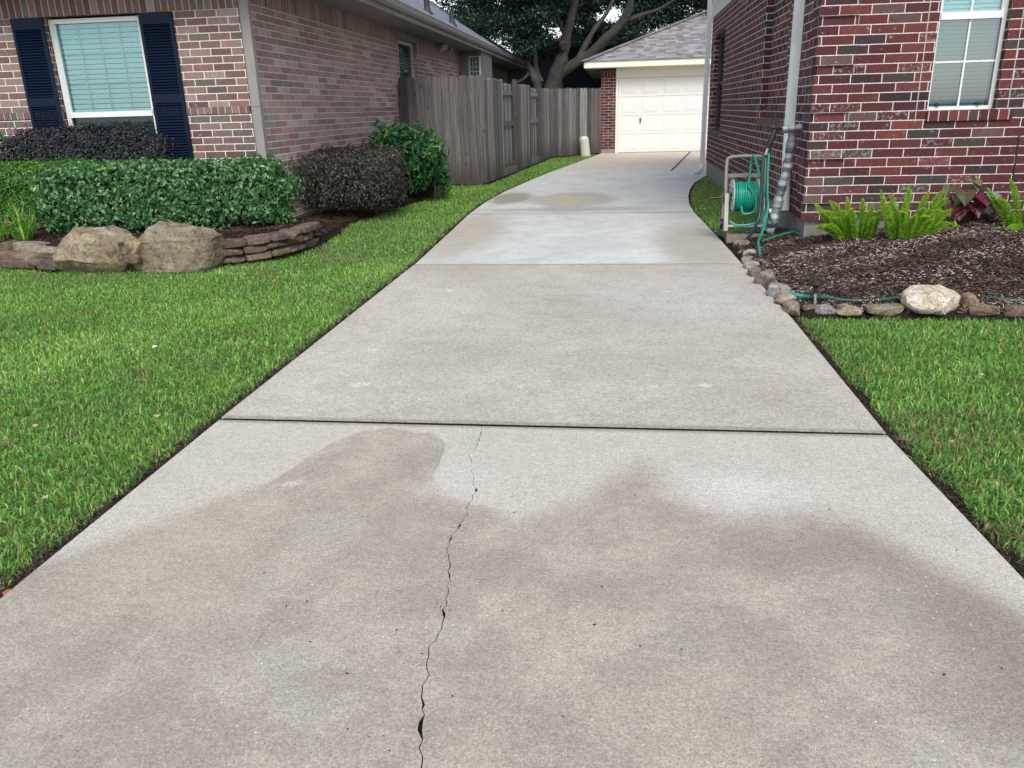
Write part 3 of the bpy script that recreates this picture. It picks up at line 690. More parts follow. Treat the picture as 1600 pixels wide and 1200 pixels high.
# roof
r_ = MB()
def roofpoly(pts, mb, p):
    P = [Vector(q) for q in pts]; n = (P[1] - P[0]).cross(P[2] - P[0]); k = math.sqrt(1 + p * p) / p
    mb.poly(pts, [((q.y if abs(n.x) > abs(n.y) else q.x), q.z * k) for q in P])
EX0, EX1, EY0, EY1, EZ, PI_ = -14.5, GX + .03, YF - .48, 30.6, 2.745, .65
hw = (EX1 - EX0) / 2; rz = EZ + hw * PI_; rx = EX1 - hw
A = [(EX1, EY0, EZ), (EX1, EY1, EZ), (EX0, EY1, EZ), (EX0, EY0, EZ)]; R1, R2 = (rx, EY0 + hw, rz), (rx, EY1 - hw, rz)
roofpoly([A[0], A[1], R2, R1], r_, PI_); roofpoly([A[1], A[2], R2], r_, PI_); roofpoly([A[2], A[3], R1, R2], r_, PI_); roofpoly([A[3], A[0], R1], r_, PI_)
r_.box(EX0, EX1, EY0, EY1, EZ - .012, EZ - .001)
rf = r_.build('roof', M['shingle_blue'], lh)
for (vy, vd) in ((16.2, .45), (18.6, .45)):
    vx = EX1 - vd; vz = EZ + vd * PI_
    v_ = MB(); v_.tube([(vx, vy, vz - .05), (vx, vy, vz + .26)], .055, 12); v_.lathe((vx, vy, vz - .04), [(.12, 0), (.08, .05), (.056, .12)], 14)
    v_.build('vent_pipe', M['vent'], rf)
# front window
def window(parent, x0, x1, z0, z1, y, rail, cols, rows, lower_dark, fm, gm1, gm2, fw=.035, mz=None, lower_cols=0, lower_rows=0, slat=.045, name='window', blind_m='blind'):
    f = MB()
    f.box(x0, x0 + fw, y, y + .06, z0, z1); f.box(x1 - fw, x1, y, y + .06, z0, z1); f.box(x0 + fw, x1 - fw, y, y + .06, z1 - fw, z1); f.box(x0 + fw, x1 - fw, y - .004, y + .06, z0, z0 + fw)
    f.box(x0 + fw, x1 - fw, y - .012, y + .05, rail - .028, rail + .028)
    f.box(x0 + fw, x0 + fw + .012, y + .012, y + .05, rail + .028, z1 - fw); f.box(x1 - fw - .012, x1 - fw, y + .012, y + .05, rail + .028, z1 - fw)
    W = f.build(name, fm, parent)
    a, b = x0 + fw + .012, x1 - fw - .012
    p_ = MB(); p_.box(a, b, y + .030, y + .034, rail + .028, z1 - fw); p_.build('pane', gm1, W)
    p_ = MB(); p_.box(x0 + fw, x1 - fw, y + .018, y + .022, z0 + fw, rail - .028); p_.build('pane', gm2, W)
    mu = MB()
    for k in range(1, cols): xx = a + (b - a) * k / cols; mu.box(xx - .007, xx + .007, y + (.036 if cols == 4 else .022), y + (.041 if cols == 4 else .029), rail + .028, z1 - fw)
    for k in range(1, rows): zz = rail + .028 + (z1 - fw - rail - .028) * k / rows; mu.box(a, b, y + (.0362 if cols == 4 else .0225), y + (.0408 if cols == 4 else .0285), zz - .007, zz + .007)
    for k in range(1, lower_cols): xx = x0 + fw + (x1 - x0 - 2 * fw) * k / lower_cols; mu.box(xx - .007, xx + .007, y + .008, y + .017, z0 + fw, rail - .028)
    for k in range(1, lower_rows): zz = z0 + fw + (rail - z0 - fw) * k / lower_rows; mu.box(x0 + fw, x1 - fw, y + .0085, y + .0165, zz - .007, zz + .007)
    mu.build('glazing_bar', M['bar_teal'] if cols == 4 else fm, W)
    bl = MB(); z = z0 + .03; R_ = Matrix.Rotation(math.radians(-74), 3, 'X')
    while z < z1 - .03:
        bl.obox(((x0 + x1) / 2, y + .062, z), (x1 - x0 - .08, slat * .86, .003), R_); z += slat
    for xx in (x0 + .2 * (x1 - x0), x0 + .8 * (x1 - x0)): bl.box(xx - .002, xx + .002, y + .046, y + .048, z0 + .03, z1 - .04)
    bl.build('blind', M[blind_m], W)
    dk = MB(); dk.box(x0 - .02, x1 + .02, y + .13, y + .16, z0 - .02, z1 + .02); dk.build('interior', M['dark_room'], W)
    return W
window(lh, WX0 + .02, WX1 - .01, WZ0, WZ1 - .02, YF + .07, 1.315, 4, 3, True, M['white_vinyl'], M['glass_teal'], M['glass_dark'], .045, slat=.05)
def shutter(x0, x1, z0, z1, y):
    s_ = MB(); fw = .032; rails = [(z0, z0 + .08), (1.41, 1.50), (z1 - .11, z1)]
    s_.box(x0, x0 + fw, y - .03, y, z0, z1); s_.box(x1 - fw, x1, y - .03, y, z0, z1); s_.box(x0 + fw, x1 - fw, y - .008, y, z0, z1)
    for a, b in rails: s_.box(x0 + fw, x1 - fw, y - .0298, y - .008, a, b)
    for a, b in ((rails[0][1], rails[1][0]), (rails[1][1], rails[2][0])):
        n = int((b - a) / .028)
        for k in range(n):
            zz = a + (b - a) * (k + .5) / n; s_.obox(((x0 + x1) / 2, y - .018, zz), (x1 - x0 - 2 * fw, .024, .010), Matrix.Rotation(math.radians(48), 3, 'X'))
    # shallow arched head
    for k in range(6):
        u = (k + .5) / 6; hh = .03 * (1 - (2 * u - 1) ** 2); xx = x0 + fw + (x1 - x0 - 2 * fw) * u; s_.box(xx - .022, xx + .022, y - .033, y - .0298, z1 - .085, z1 - .08 + hh)
    s_.build('shutter', M['navy'], lh)
shutter(-6.34, -5.98, .76, 2.285, YF - .002)
shutter(-4.90, -4.54, .76, 2.285, YF - .002)
# side window (facing +x)
def side_window(parent, X, sgn, y0, y1, z0, z1, fm, gm, split=True):
    """window in a wall facing sgn*x, frame face at X"""
    f = MB(); o = lambda a, b: (min(X - sgn * a, X - sgn * b), max(X - sgn * a, X - sgn * b)); fw = .05
    a, b = o(0, .06)
    f.box(a, b, y0, y0 + fw, z0, z1); f.box(a, b, y1 - fw, y1, z0, z1); f.box(a, b, y0 + fw, y1 - fw, z1 - fw, z1); f.box(a, b, y0 + fw, y1 - fw, z0, z0 + fw)
    zm = (z0 + z1) / 2; f.box(a + .002, b - .002, y0 + fw, y1 - fw, zm - .025, zm + .025)
    W = f.build('window', fm, parent)
    p_ = MB(); a, b = o(.03, .034); p_.box(a, b, y0 + fw, y1 - fw, z0 + fw, z1 - fw); p_.build('pane', gm, W)
    bl = MB(); z = z0 + .06
    while z < z1 - .05:
        a, b = o(.07, .10); bl.obox(((a + b) / 2, (y0 + y1) / 2, z), (.045, y1 - y0 - 2 * fw, .003), Matrix.Rotation(math.radians(55 * sgn), 3, 'Y')); z += .05
    bl.build('blind', M['blind'], W)
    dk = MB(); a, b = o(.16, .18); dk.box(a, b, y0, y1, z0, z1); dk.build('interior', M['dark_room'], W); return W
side_window(lh, XS - .06, 1, SY0 + .01, SY1 - .01, SZ0, SZ1 - .005, M['trim_white'], M['glass_teal'])
# bump-out with small white window, then plain siding to the back
b_ = MB(); b_.box(XS, -3.28, 20.32, 20.40, .1, 2.60); b_.box(-3.34, -3.28, 20.40, 22.0, .1, 2.60); b_.box(XS, -3.34, 21.95, 22.0, .1, 2.6); b_.box(XS - .02, XS + .24, 20.28, 20.32, .1, 2.60)
b_.build('bay', M['trim_taupe'], lh)
window(lh, -3.60, -3.30, 1.5, 2.48, 20.28, 2.0, 3, 4, False, M['white_vinyl'], M['glass_teal'], M['glass_teal'], .03, lower_cols=3, lower_rows=4)
sd = MB(); sd.box(XS - .2, XS, 20.3, 29.7, .1, 2.60)
for k in range(30): sd.box(XS, XS + .012, 22.1 + k * .25, 22.13 + k * .25, .1, 2.59)
sd.build('wall', M['trim_taupe'], lh)
hb = MB(); hb.box(-14, XS, 29.5, 29.7, .1, 2.6, ); hb.box(-14.2, -14, YF, 29.7, .1, 2.6); hb.build('wall', M['brick_pink_lit'], lh)
# floodlights
fl = MB(); c0 = Vector((XS + .02, 18.1, 2.50)); fl.box(XS + .009, XS + .05, 18.0, 18.14, 2.44, 2.56)
F_ = fl.build('floodlight', M['lamp'], lh)
for yy, dz in ((17.85, .02), (18.4, -.03)):
    dv = Vector((.75, -.55 if yy < 18 else .1, -.5)).normalized(); Mx = dv.to_track_quat('Z', 'Y').to_matrix(); l_ = MB(); c_ = Vector((XS + .14, yy, 2.53 + dz))
    l_.lathe(c_ - dv * .09, [(.0, 0), (.03, .0), (.045, .03), (.05, .07), (.072, .12), (.078, .15), (.07, .152), (.0, .135)], 16, Mx); l_.tube([(XS + .04, 18.07, 2.5), tuple(c_ - dv * .07)], .012, 6)
    l_.build('lamp_head', M['lamp'], F_)

# ------------------------------------------------------------------ right house
CX, CY, FY = 1.65, 7.4, .25
rh = empty('brick_house', (CX, CY, 0), 'two storey dark red brick house with quoined corner beside the mulch bed', 'house')
w = MB(); RW0, RW1, RZ0, RZ1 = 2.56, 3.10, 1.142, 2.55; T = .22
w.box(CX, RW0, CY, CY + T, FY, 5.4); w.box(RW1, 9, CY, CY + T, FY, 5.4); w.box(RW0, RW1, CY, CY + T, FY, 1.062); w.box(RW0, RW1, CY, CY + T, RZ1, 5.4)
BY0, BY1, BZ0 = 8.75, 10.18, 1.075        # blind recess
NY0, NY1, NZ0, NZ1 = 13.9, 15.35, .80, 2.36
ZT = 2.68; ye = 15.80
w.box(CX, CX + T, CY + T, BY0, FY, 5.4)
w.box(CX, CX + T, BY0, BY1, FY, BZ0 - .07); w.box(CX + .08, CX + T, BY0, BY1, BZ0, 5.4)
w.box(CX, CX + T, BY1, NY0, FY, ZT); w.box(CX, CX + T, NY0, NY1, FY, NZ0 - .07); w.box(CX, CX + T, NY0, NY1, NZ1, ZT); w.box(CX, CX + T, NY1, ye, FY, ZT)
w.box(CX + T, 9, ye - .2, ye, FY, ZT)
for k in range(-1, 14):                     # quoin blocks, four courses proud, one course back
    z0, z1 = .3985 + (k) * .376, .3985 + k * .376 + .301
    z0 = max(z0, FY)
    w.box(CX - .024, CX + .285, CY - .024, CY, z0, z1); w.box(CX - .024, CX, CY, CY + .25, z0, z1)
w.m = 1; w.rot = True
w.box(RW0, RW1 + .13, CY - .022, CY + .1, 1.062, 1.142)
w.m = 2
w.box(CX - .03, CX + .1, BY0 - .02, BY1, BZ0 - .07, BZ0 - .001); w.box(CX - .03, CX + .12, NY0 - .02, NY1 + .02, NZ0 - .07, NZ0)
w.build('wall', [M['brick_red'], M['brick_red_soldier'], M['brick_red_soldier']], rh)
mo = MB(); mo.box(CX + .286, CX + .291, CY - .0032, CY, FY, 5.4); mo.box(2.472, 2.480, CY - .0025, CY, 1.06, 5.4); mo.box(3.185, 3.193, CY - .0025, CY, 1.142, 5.4); mo.build('mortar_joint', M['mortar'], rh)
fo = MB(); fo.box(CX + .012, 9, CY + .012, CY + .3, -.1, FY); fo.box(CX + .012, CX + .3, CY + .3, ye, -.1, FY); fo.box(CX + .3, 9, ye - .3, ye, -.1, FY); fo.build('foundation', M['found'], rh)
sdg = MB(); sdg.box(CX - .02, CX + .1, BY1, ye + .02, ZT, ZT + .16)
for k in range(16):
    z = ZT + .165 + k * .16; sdg.poly([(CX - .022, BY1, z), (CX - .022, ye + .02, z), (CX - .006, ye + .02, z + .16), (CX - .006, BY1, z + .16)][::-1]); sdg.poly([(CX + .01, BY1, z), (CX + .01, ye + .02, z), (CX - .022, ye + .02, z), (CX - .022, BY1, z)][::-1])
sdg.box(CX + .0, CX + .2, BY1, ye + .015, ZT + .16, 5.4); sdg.box(CX + .2, 9, ye - .2, ye + .015, ZT, 5.4)
sdg.build('siding', M['trim_white'], rh)
rr = MB(); rr.box(CX - .4, 9.4, CY - .4, ye + .4, 5.4, 5.43)
for pts in ([(CX - .42, CY - .42, 5.44), (9.42, CY - .42, 5.44), (5.5, 11.6, 7.6)], [(9.42, CY - .42, 5.44), (9.42, ye + .42, 5.44), (5.5, 11.6, 7.6)], [(9.42, ye + .42, 5.44), (CX - .42, ye + .42, 5.44), (5.5, 11.6, 7.6)], [(CX - .42, ye + .42, 5.44), (CX - .42, CY - .42, 5.44), (5.5, 11.6, 7.6)]): roofpoly(pts, rr, .5)
rr.build('roof', M['shingle_garage'], rh)
window(rh, RW0 + .004, RW1 - .0, RZ0 + .004, RZ1, CY + .075, 1.872, 2, 2, False, M['white_vinyl'], M['glass_teal'], M['glass_grey'], .03, lower_cols=2, lower_rows=2, slat=.032)
for xx in (2.66, 2.98): lt = MB(); lt.box(xx - .012, xx + .012, CY + .055, CY + .074, RZ0 + .035, RZ0 + .06); lt.build('sash_latch', M['black'], rh)
side_window(rh, CX + .085, -1, NY0 + .01, NY1 - .01, NZ0, NZ1, M['dark_frame'], M['glass_blue'])
def spout(x0, x1, y0, y1, z0, z1, m, kick):
    s_ = MB(); s_.box(x0, x1, y0, y1, z0, z1)
    for q in (.2, .5, .8): s_.box(x0 - .003, x0, y0 + (y1 - y0) * q - .006, y0 + (y1 - y0) * q + .006, z0, z1); s_.box(x0 + (x1 - x0) * q - .005, x0 + (x1 - x0) * q + .005, y0 - .003, y0, z0, z1)
    s_.box(x0 - .005, x1 + .0, y0 - .005, y1 + .005, 1.04, 1.06); s_.box(x0 - .005, x1 + .0, y0 - .005, y1 + .005, 2.4, 2.42)
    xm, ym = (x0 + x1) / 2, (y0 + y1) / 2
    if kick == 'elbow':
        p_ = spline([(xm, ym, z0 + .02), (xm, ym - .01, z0 - .06), (xm - .04, ym - .06, z0 - .13), (xm - .13, ym - .16, z0 - .17), (xm - .2, ym - .22, z0 - .18)], 4); s_.tube(p_, .048, 10)
    else:
        p_ = spline([(xm, ym, z0 + .02), (xm - .01, ym - .06, z0 - .25), (xm - .02, ym - .22, z0 - .72)], 4); s_.tube(p_, .044, 10)
    s_.build('downspout', m, rh)
spout(CX - .075, CX - .002, 8.12, 8.24, .98, 5.4, M['downspout_gray'], 'long')
spout(CX - .10, CX - .02, ye + .02, ye + .10, .19, 5.4, M['downspout_gray'], 'elbow')

# ------------------------------------------------------------------ garage
GY = 23.63
ga = empty('garage', (-.48, GY, 0), 'detached garage with white panelled door at the end of the driveway', 'garage')
for xa, xb, sx0, sx1 in ((-.48, -.07, -.48, -.28), (4.78, 5.3, 5.1, 5.3)):
    w = MB(); w.box(xa, xb, GY, GY + .25, .11, 2.03); w.box(sx0, sx1, GY + .25, 31.5, .11, 2.2)
    w.m = 1; w.rot = True; w.box(xa, xb, GY - .004, GY + .25, 2.03, 2.21); w.build('wall', [M['brick_red'], M['brick_red_soldier']], ga)
    fo = MB(); fo.box(xa - .02, xb, GY - .02, GY + .25, -.1, .11); fo.box(sx0 - .02, sx1, GY + .25, 31.5, -.1, .11); fo.build('foundation', M['found'], ga)
tr = MB(); tr.box(-.07, 4.78, GY - .02, GY + .1, 2.03, 2.25); tr.box(-.07, -.005, GY - .015, GY + .12, 0, 2.03); tr.box(4.7, 4.78, GY - .015, GY + .12, 0, 2.03); tr.box(-.005, 4.7, GY - .008, GY + .09, 1.985, 2.03)
tr.box(-.92, 5.8, 23.22, GY + .3, 2.24, 2.255); tr.box(-.92, -.48, GY + .3, 31.8, 2.24, 2.255)
tr.box(-.94, 5.8, 23.19, 23.22, 2.25, 2.41); tr.box(-.94, -.92, 23.22, 31.9, 2.25, 2.41)
tr.build('trim', M['cream'], ga)
dr = MB(); yb = GY + .045; sec = .4945
for r in range(4):
    z0 = .005 + r * sec; dr.box(.0, 4.695, yb, yb + .04, z0 + .003, z0 + sec - .003)
    for k in range(8):
        x0 = .07 + k * .584; dr.frust(x0, x0 + .47, z0 + .07, z0 + sec - .07, yb - .0005, .007, .022); dr.frust(x0 + .045, x0 + .425, z0 + .115, z0 + sec - .115, yb - .0078, .004, .012)
DR = dr.build('garage_door', M['door_white'], ga)
bk = MB(); bk.box(-.0, 4.7, yb + .045, yb + .06, 0, 2.0); bk.box(0, 4.7, yb - .01, yb + .03, -.02, .006); bk.build('weather_seal', M['black'], DR)
h_ = MB(); h_.box(.60, .635, yb - .03, yb - .009, .80, .93); h_.tube([(.617, yb - .03, .9), (.617, yb - .055, .89), (.617, yb - .055, .82), (.617, yb - .03, .81)], .009, 8); h_.build('handle', M['black'], DR)
r_ = MB(); ex0, ex1, ey0, ey1, ez, pg = -.97, 5.83, 23.16, 31.9, 2.42, .41
hh = (ex1 - ex0) / 2; ym = (ey0 + ey1) / 2
hwy = hh; rzg = ez + hwy * pg; R1, R2 = ((ex0 + ex1) / 2, ey0 + hwy, rzg), ((ex0 + ex1) / 2, ey1 - hwy, rzg)
hwy = 4.3; rzg = ez + hwy * pg
R1, R2 = (ex0 + hwy, ey0 + hwy, rzg), (8.0 - 2, ey0 + hwy, rzg)
ex1 = 10.0; ey1 = ey0 + 2 * hwy
A = [(ex0, ey0, ez), (ex1, ey0, ez), (ex1, ey1, ez), (ex0, ey1, ez)]; R2 = (ex1 - hwy, ey0 + hwy, rzg)
roofpoly([A[0], A[1], R2, R1], r_, pg); roofpoly([A[2], A[3], R1, R2], r_, pg); roofpoly([A[3], A[0], R1], r_, pg); roofpoly([A[1], A[2], R2], r_, pg)
r_.box(ex0, ex1, ey0, ey1, ez - .012, ez - .001)
for q in (0.0,):   # hip cap shingles
    a_, b_2 = Vector(A[0]), Vector(R1); n_ = 24
    for k in range(n_):
        u = a_.lerp(b_2, k / n_); v = a_.lerp(b_2, (k + 1.05) / n_); r_.bar(u + Vector((0, 0, .012)), v + Vector((0, 0, .004)), .22, .012)
RG = r_.build('roof', M['shingle_garage'], ga)
vb = MB(); vb.box(2.55, 2.95, 26.2, 26.6, 3.6, 3.86); vb.build('roof_vent', M['trim_taupe'], RG)
gs = MB(); gs.box(5.8, 9.9, GY, GY + .2, -.1, 2.41); gs.build('wall', M['brick_red'], ga)

# ------------------------------------------------------------------ neighbours behind
nb = empty('house', (-1.5, 33, 0), 'dark gabled house in shade behind the oak and the back fence', 'house')
n_ = MB(); n_.box(-6.2, 4.5, 33, 40, 0, 2.6); n_.poly([(-6.2, 33, 2.6), (4.5, 33, 2.6), (-.6, 33, 4.15)]); n_.build('wall', M['siding_shade'], nb)
n_ = MB()
n_.poly([(-6.5, 32.6, 2.5), (-.6, 32.6, 4.25), (-.6, 40, 4.25), (-6.5, 40, 2.5)][::-1]); n_.poly([(-.6, 32.6, 4.25), (4.9, 32.6, 2.5), (4.9, 40, 2.5), (-.6, 40, 4.25)][::-1])
n_.bar((-6.5, 32.58, 2.44), (-.6, 32.58, 4.19), .03, .11); n_.bar((-.6, 32.58, 4.19), (4.9, 32.58, 2.44), .03, .11)
n_.build('roof', M['shingle_garage'], nb)

# ------------------------------------------------------------------ fences
def fence_run(root, a, b, zt, behind=False, rails=(.35, 1.0, 1.55), posts=(), pw=.14, zb=.02, seed=0, tone=1.0):
    """a,b ground points; pickets on the viewer's side (right-hand normal) or behind the rails"""
    R_ = random.Random(seed); a, b = Vector((*a, 0)), Vector((*b, 0)); d = b - a; L = d.length; d.normalize(); nrm = Vector((d.y, -d.x, 0))
    pk = MB(); n = max(1, int(round(L / pw))); step = L / n; side = -.03 if behind else .03
    for k in range(n):
        u = a + d * (k * step + .002 + R_.uniform(0, .006)); v = a + d * ((k + 1) * step - .003); z1 = zt + R_.uniform(-.012, .012); pk.var = R_.uniform(.02, 1) * tone
        o = nrm * (side + R_.uniform(-.003, .003)); w_ = (v - u).length; ti = R_.uniform(-.004, .004)
        prof = [(0, zb), (w_, zb), (w_, z1 - .04), (w_ - .03, z1), (.03, z1), (0, z1 - .04)]
        F1 = [u + o + d * (x + ti * z) + Vector((0, 0, z)) for x, z in prof]; F0 = [q + nrm * .017 for q in F1]
        pk.poly(F0); pk.poly(F1[::-1])
        for i in range(6): i2 = (i + 1) % 6; pk.poly([F0[i], F1[i], F1[i2], F0[i2]])
    pk.build('picket_panel', M['fence'], root)
    for z in rails:
        r = MB(); r.var = R_.uniform(.4, .9); r.bar(a + Vector((0, 0, z)), b + Vector((0, 0, z)), .038, .088); r.build('rail', M['fence'], root)
    for q, zz in posts:
        p_ = MB(); p_.var = .05; c = a + d * q * L + nrm * (.045 if behind else 0); p_.bar(c + Vector((0, 0, -.1)), c + Vector((0, 0, zz)), .09, .09, up=d); p_.build('post', M['fence'], root)
fe = empty('wooden_fence', (-2.35, 14.46, 0), 'tall weathered board fence joining the pink brick wall beside the glossy shrub', 'fence')
fence_run(fe, (-3.82, 14.46), (-2.295, 14.46), 1.815, posts=((.02, 1.7),), seed=2, pw=.147, tone=.6)
kb = MB(); kb.var = .2; kb.box(-3.8, -2.36, 14.40, 14.42, 0, .10); kb.build('kickboard', M['fence'], fe)
fe2 = empty('wooden_fence', (-2.1, 17, 0), 'weathered fence with stepped panels and open gaps running along the grass strip', 'fence')
def sf(Y): return (np.interp(Y, [14.46, 22.0], [-2.34, -1.80]), Y)
def seg(y0, y1, zt, behind, seed, **kw):
    fence_run(fe2, sf(y0), sf(y1), zt, behind, seed=seed, **kw)
seg(14.46, 15.95, 1.78, False, 3, posts=((.02, 1.6),)); seg(15.97, 17.15, 1.73, True, 4, posts=((1.0, 1.82),), rails=(.18, .98, 1.56)); seg(17.22, 18.95, 1.75, False, 5); seg(18.97, 20.1, 1.70, True, 6, rails=(.18, .98, 1.56), posts=((1.0, 1.72),)); seg(20.2, 22.0, 1.72, False, 8)
for a, b in ((15.97, 17.1), (18.97, 20.05)):
    kb = MB(); kb.var = 1.0; p, q = sf(a), sf(b); kb.bar((p[0] + .05, p[1], .085), (q[0] + .05, q[1], .085), .022, .13); kb.build('kickboard', M['fence'], fe2)
fe3 = empty('wooden_fence', (-1.1, 22.8, 0), 'grey weathered back fence between the side fence and the garage pillar', 'fence')
fence_run(fe3, (-1.80, 22.05), (-.5, 23.52), 1.74, seed=9, rails=(.3, 1.0, 1.5))

# utility pedestal
pdm = MB(); c_ = atZ(915, 243); Mx = Matrix.Rotation(math.radians(-6), 3, 'Y')
pdm.lathe((c_[0], c_[1], -.02), [(.135, 0), (.13, .12), (.125, .40), (.126, .405), (.125, .44), (.118, .48), (.09, .515), (.05, .53), (0, .535)], 24, Mx)
tag(pdm.build('utility_pedestal', M['pedestal'], None, (c_[0], c_[1], 0)), 'pale green domed utility pedestal leaning on the grass by the back fence', 'utility box')

# ------------------------------------------------------------------ hedges and shrubs
def shrub(name, c, dims, rz, n, L, W, mat, label, cat, z0=0.0, pw=4.0, seed=1, lump=.06, jitter=.6, depth=.35, stems=8, var=None, top_light=0, under=.0, group=None, openness=.0, droop=.2, tdown=0.0, fold=.3):
    root = empty(name, (c[0], c[1], c[2]), label, cat, group)
    d = unit(rng.normal(size=(n * 2, 3))); d = d[d[:, 2] > -.75][:n]; n = len(d)
    k = (np.abs(d) ** pw).sum(1) ** (-1 / pw); p = d * k[:, None]
    dep = 1 - depth * rng.random(n) ** 1.6; stray = rng.random(n) < .03; dep[stray] = 1 + .13 * rng.random(stray.sum())
    lum = 1 + lump * 2 * sinn(p * np.array(dims) * .5, 7, seed) + lump * sinn(p * np.array(dims) * .5, 17, seed + 5)
    q = p * dep[:, None] * lum[:, None] * np.array(dims) * .5
    nn = unit(np.sign(p) * np.abs(p) ** (pw - 1) / np.array(dims))
    if openness:
        keep = sinn(q, 14, seed + 9) > -1 + openness * (q[:, 2] < -dims[2] * .1) * 1.6
        q, nn = q[keep], nn[keep]; n = len(q)
    ca, sa = math.cos(rz), math.sin(rz); Rz = np.array([[ca, -sa, 0], [sa, ca, 0], [0, 0, 1]])
    q = q @ Rz.T; nn = nn @ Rz.T
    C = q + np.array([c[0], c[1], c[2] + dims[2] / 2 + z0]); N = nn + rng.normal(size=(n, 3)) * jitter + np.array([0, 0, .35])
    Ls = rng.uniform(.7, 1.2, n) * L; vv = rng.random(n) if var is None else var(rng.random(n), q)
    leaves('foliage', C, N, Ls, Ls * W, mat, root, vv, droop=droop, fold=fold, tdir=np.array([0, 0, -tdown]) + nn * .4)
    st = MB(); R_ = random.Random(seed)
    for i in range(stems):
        u = R_.uniform(-.42, .42) * dims[0]; v = R_.uniform(-.25, .25) * dims[1]; b0 = Rz @ np.array([u, v, 0]) + np.array([c[0], c[1], c[2] - .05])
        for j_ in range(3):
            e_ = b0 + Rz @ np.array([R_.uniform(-.18, .18), R_.uniform(-.15, .15), z0 + dims[2] * R_.uniform(.5, .85)]); m_ = (b0 + e_) / 2 + np.array([R_.uniform(-.04, .04), R_.uniform(-.04, .04), 0])
            st.tube([b0, m_, e_], [.010, .007, .003], 5, False)
    st.tube([Rz @ np.array([-.44 * dims[0], 0, 0]) + np.array([c[0], c[1], c[2] - .03]), Rz @ np.array([.44 * dims[0], 0, 0]) + np.array([c[0], c[1], c[2] - .03])], .03, 6)
    st.build('stem', M['twig'], root); return root
ang = math.atan2(8.12 - 7.42, -3.52 + 5.75)
shrub('hedge', (-4.50, 7.72, .16), (2.30, .72, .63), ang, 25000, .046, .62, M['leaf_hedge'], 'low clipped hedge of broad bright green leaves behind the boulders', 'hedge', z0=.05, pw=7, seed=3, lump=.04, depth=.3, stems=12, tdown=.7, openness=.3, jitter=.75)
shrub('hedge', (-5.85, 7.75, .16), (1.5, .5, .55), .05, 30000, .024, .65, M['leaf_box'], 'fine leaved yellow green hedge at the left edge behind the bright hedge', 'hedge', z0=.16, pw=5, seed=6, lump=.03, stems=5)
shrub('shrub', (-5.58, 8.12, .14), (1.78, .52, .84), 0, 52000, .026, .6, M['leaf_loro'], 'dark purple leaved hedge under the shuttered window', 'shrub', z0=.2, pw=4.5, seed=8, lump=.05, stems=8)
shrub('shrub', (-3.48, 10.45, .05), (1.28, 2.2, .66), .2, 42000, .034, .55, M['leaf_loro_brown'], 'bronze leaved clipped shrub against the pink brick side wall', 'shrub', z0=.1, pw=7, seed=12, lump=.05, stems=12, openness=.5)
shrub('shrub', (-3.12, 12.0, .03), (1.02, 1.3, .96), .2, 4600, .15, .26, M['leaf_gloss'], 'glossy dark green shrub with long pointed leaves next to the fence', 'shrub', z0=.04, pw=2.6, seed=15, lump=.15, depth=.5, stems=9, droop=.35, tdown=.4, jitter=.8)
shrub('shrub', (-6.55, 7.95, .15), (.35, .35, .9), 0, 260, .09, .4, M['leaf_gloss'], 'thin leafy shoot rising at the far left edge by the window', 'plant', z0=.2, pw=2, seed=19, lump=.1, depth=.9, stems=3)

def strap(name, c, n, L, w, mat, label, cat, spread=.8, parts='foliage', seed=0, group=None):
    root = empty(name, c, label, cat, group); R_ = random.Random(seed); mb = MB()
    for i in range(n):
        a = R_.uniform(0, 6.28); l = L * R_.uniform(.6, 1.1); lean = R_.uniform(.15, spread); b0 = Vector(c) + Vector((R_.uniform(-.06, .06), R_.uniform(-.06, .06), 0)); hd = Vector((math.cos(a), math.sin(a), 0)); sd_ = Vector((-hd.y, hd.x, 0)); pts = []; mb.var = R_.random()
        for k in range(7):
            u = k / 6; pts.append(b0 + hd * (l * lean * u ** 1.6) + Vector((0, 0, l * (u - lean * .75 * u ** 2.4))))
        for k in range(6):
            w0 = w * (1 - (k / 6) ** 2.5) * .5; w1 = w * (1 - ((k + 1) / 6) ** 2.5) * .5
            mb.poly([pts[k] - sd_ * w0, pts[k] + Vector((0, 0, -w0 * .6)), pts[k + 1] + Vector((0, 0, -w1 * .6)), pts[k + 1] - sd_ * w1]); mb.poly([pts[k] + Vector((0, 0, -w0 * .6)), pts[k] + sd_ * w0, pts[k + 1] + sd_ * w1, pts[k + 1] + Vector((0, 0, -w1 * .6))])
    mb.build(parts, mat, root); return root
strap('daylily', (-5.62, 6.98, .14), 70, .52, .017, M['leaf_lily'], 'clump of arching yellow green strap leaves at the left edge', 'plant', seed=4, spread=.9)
strap('daylily', (-5.95, 7.05, .14), 40, .5, .017, M['leaf_lily'], 'strap leaved clump cut by the left edge of the photo', 'plant', seed=5, spread=.9)

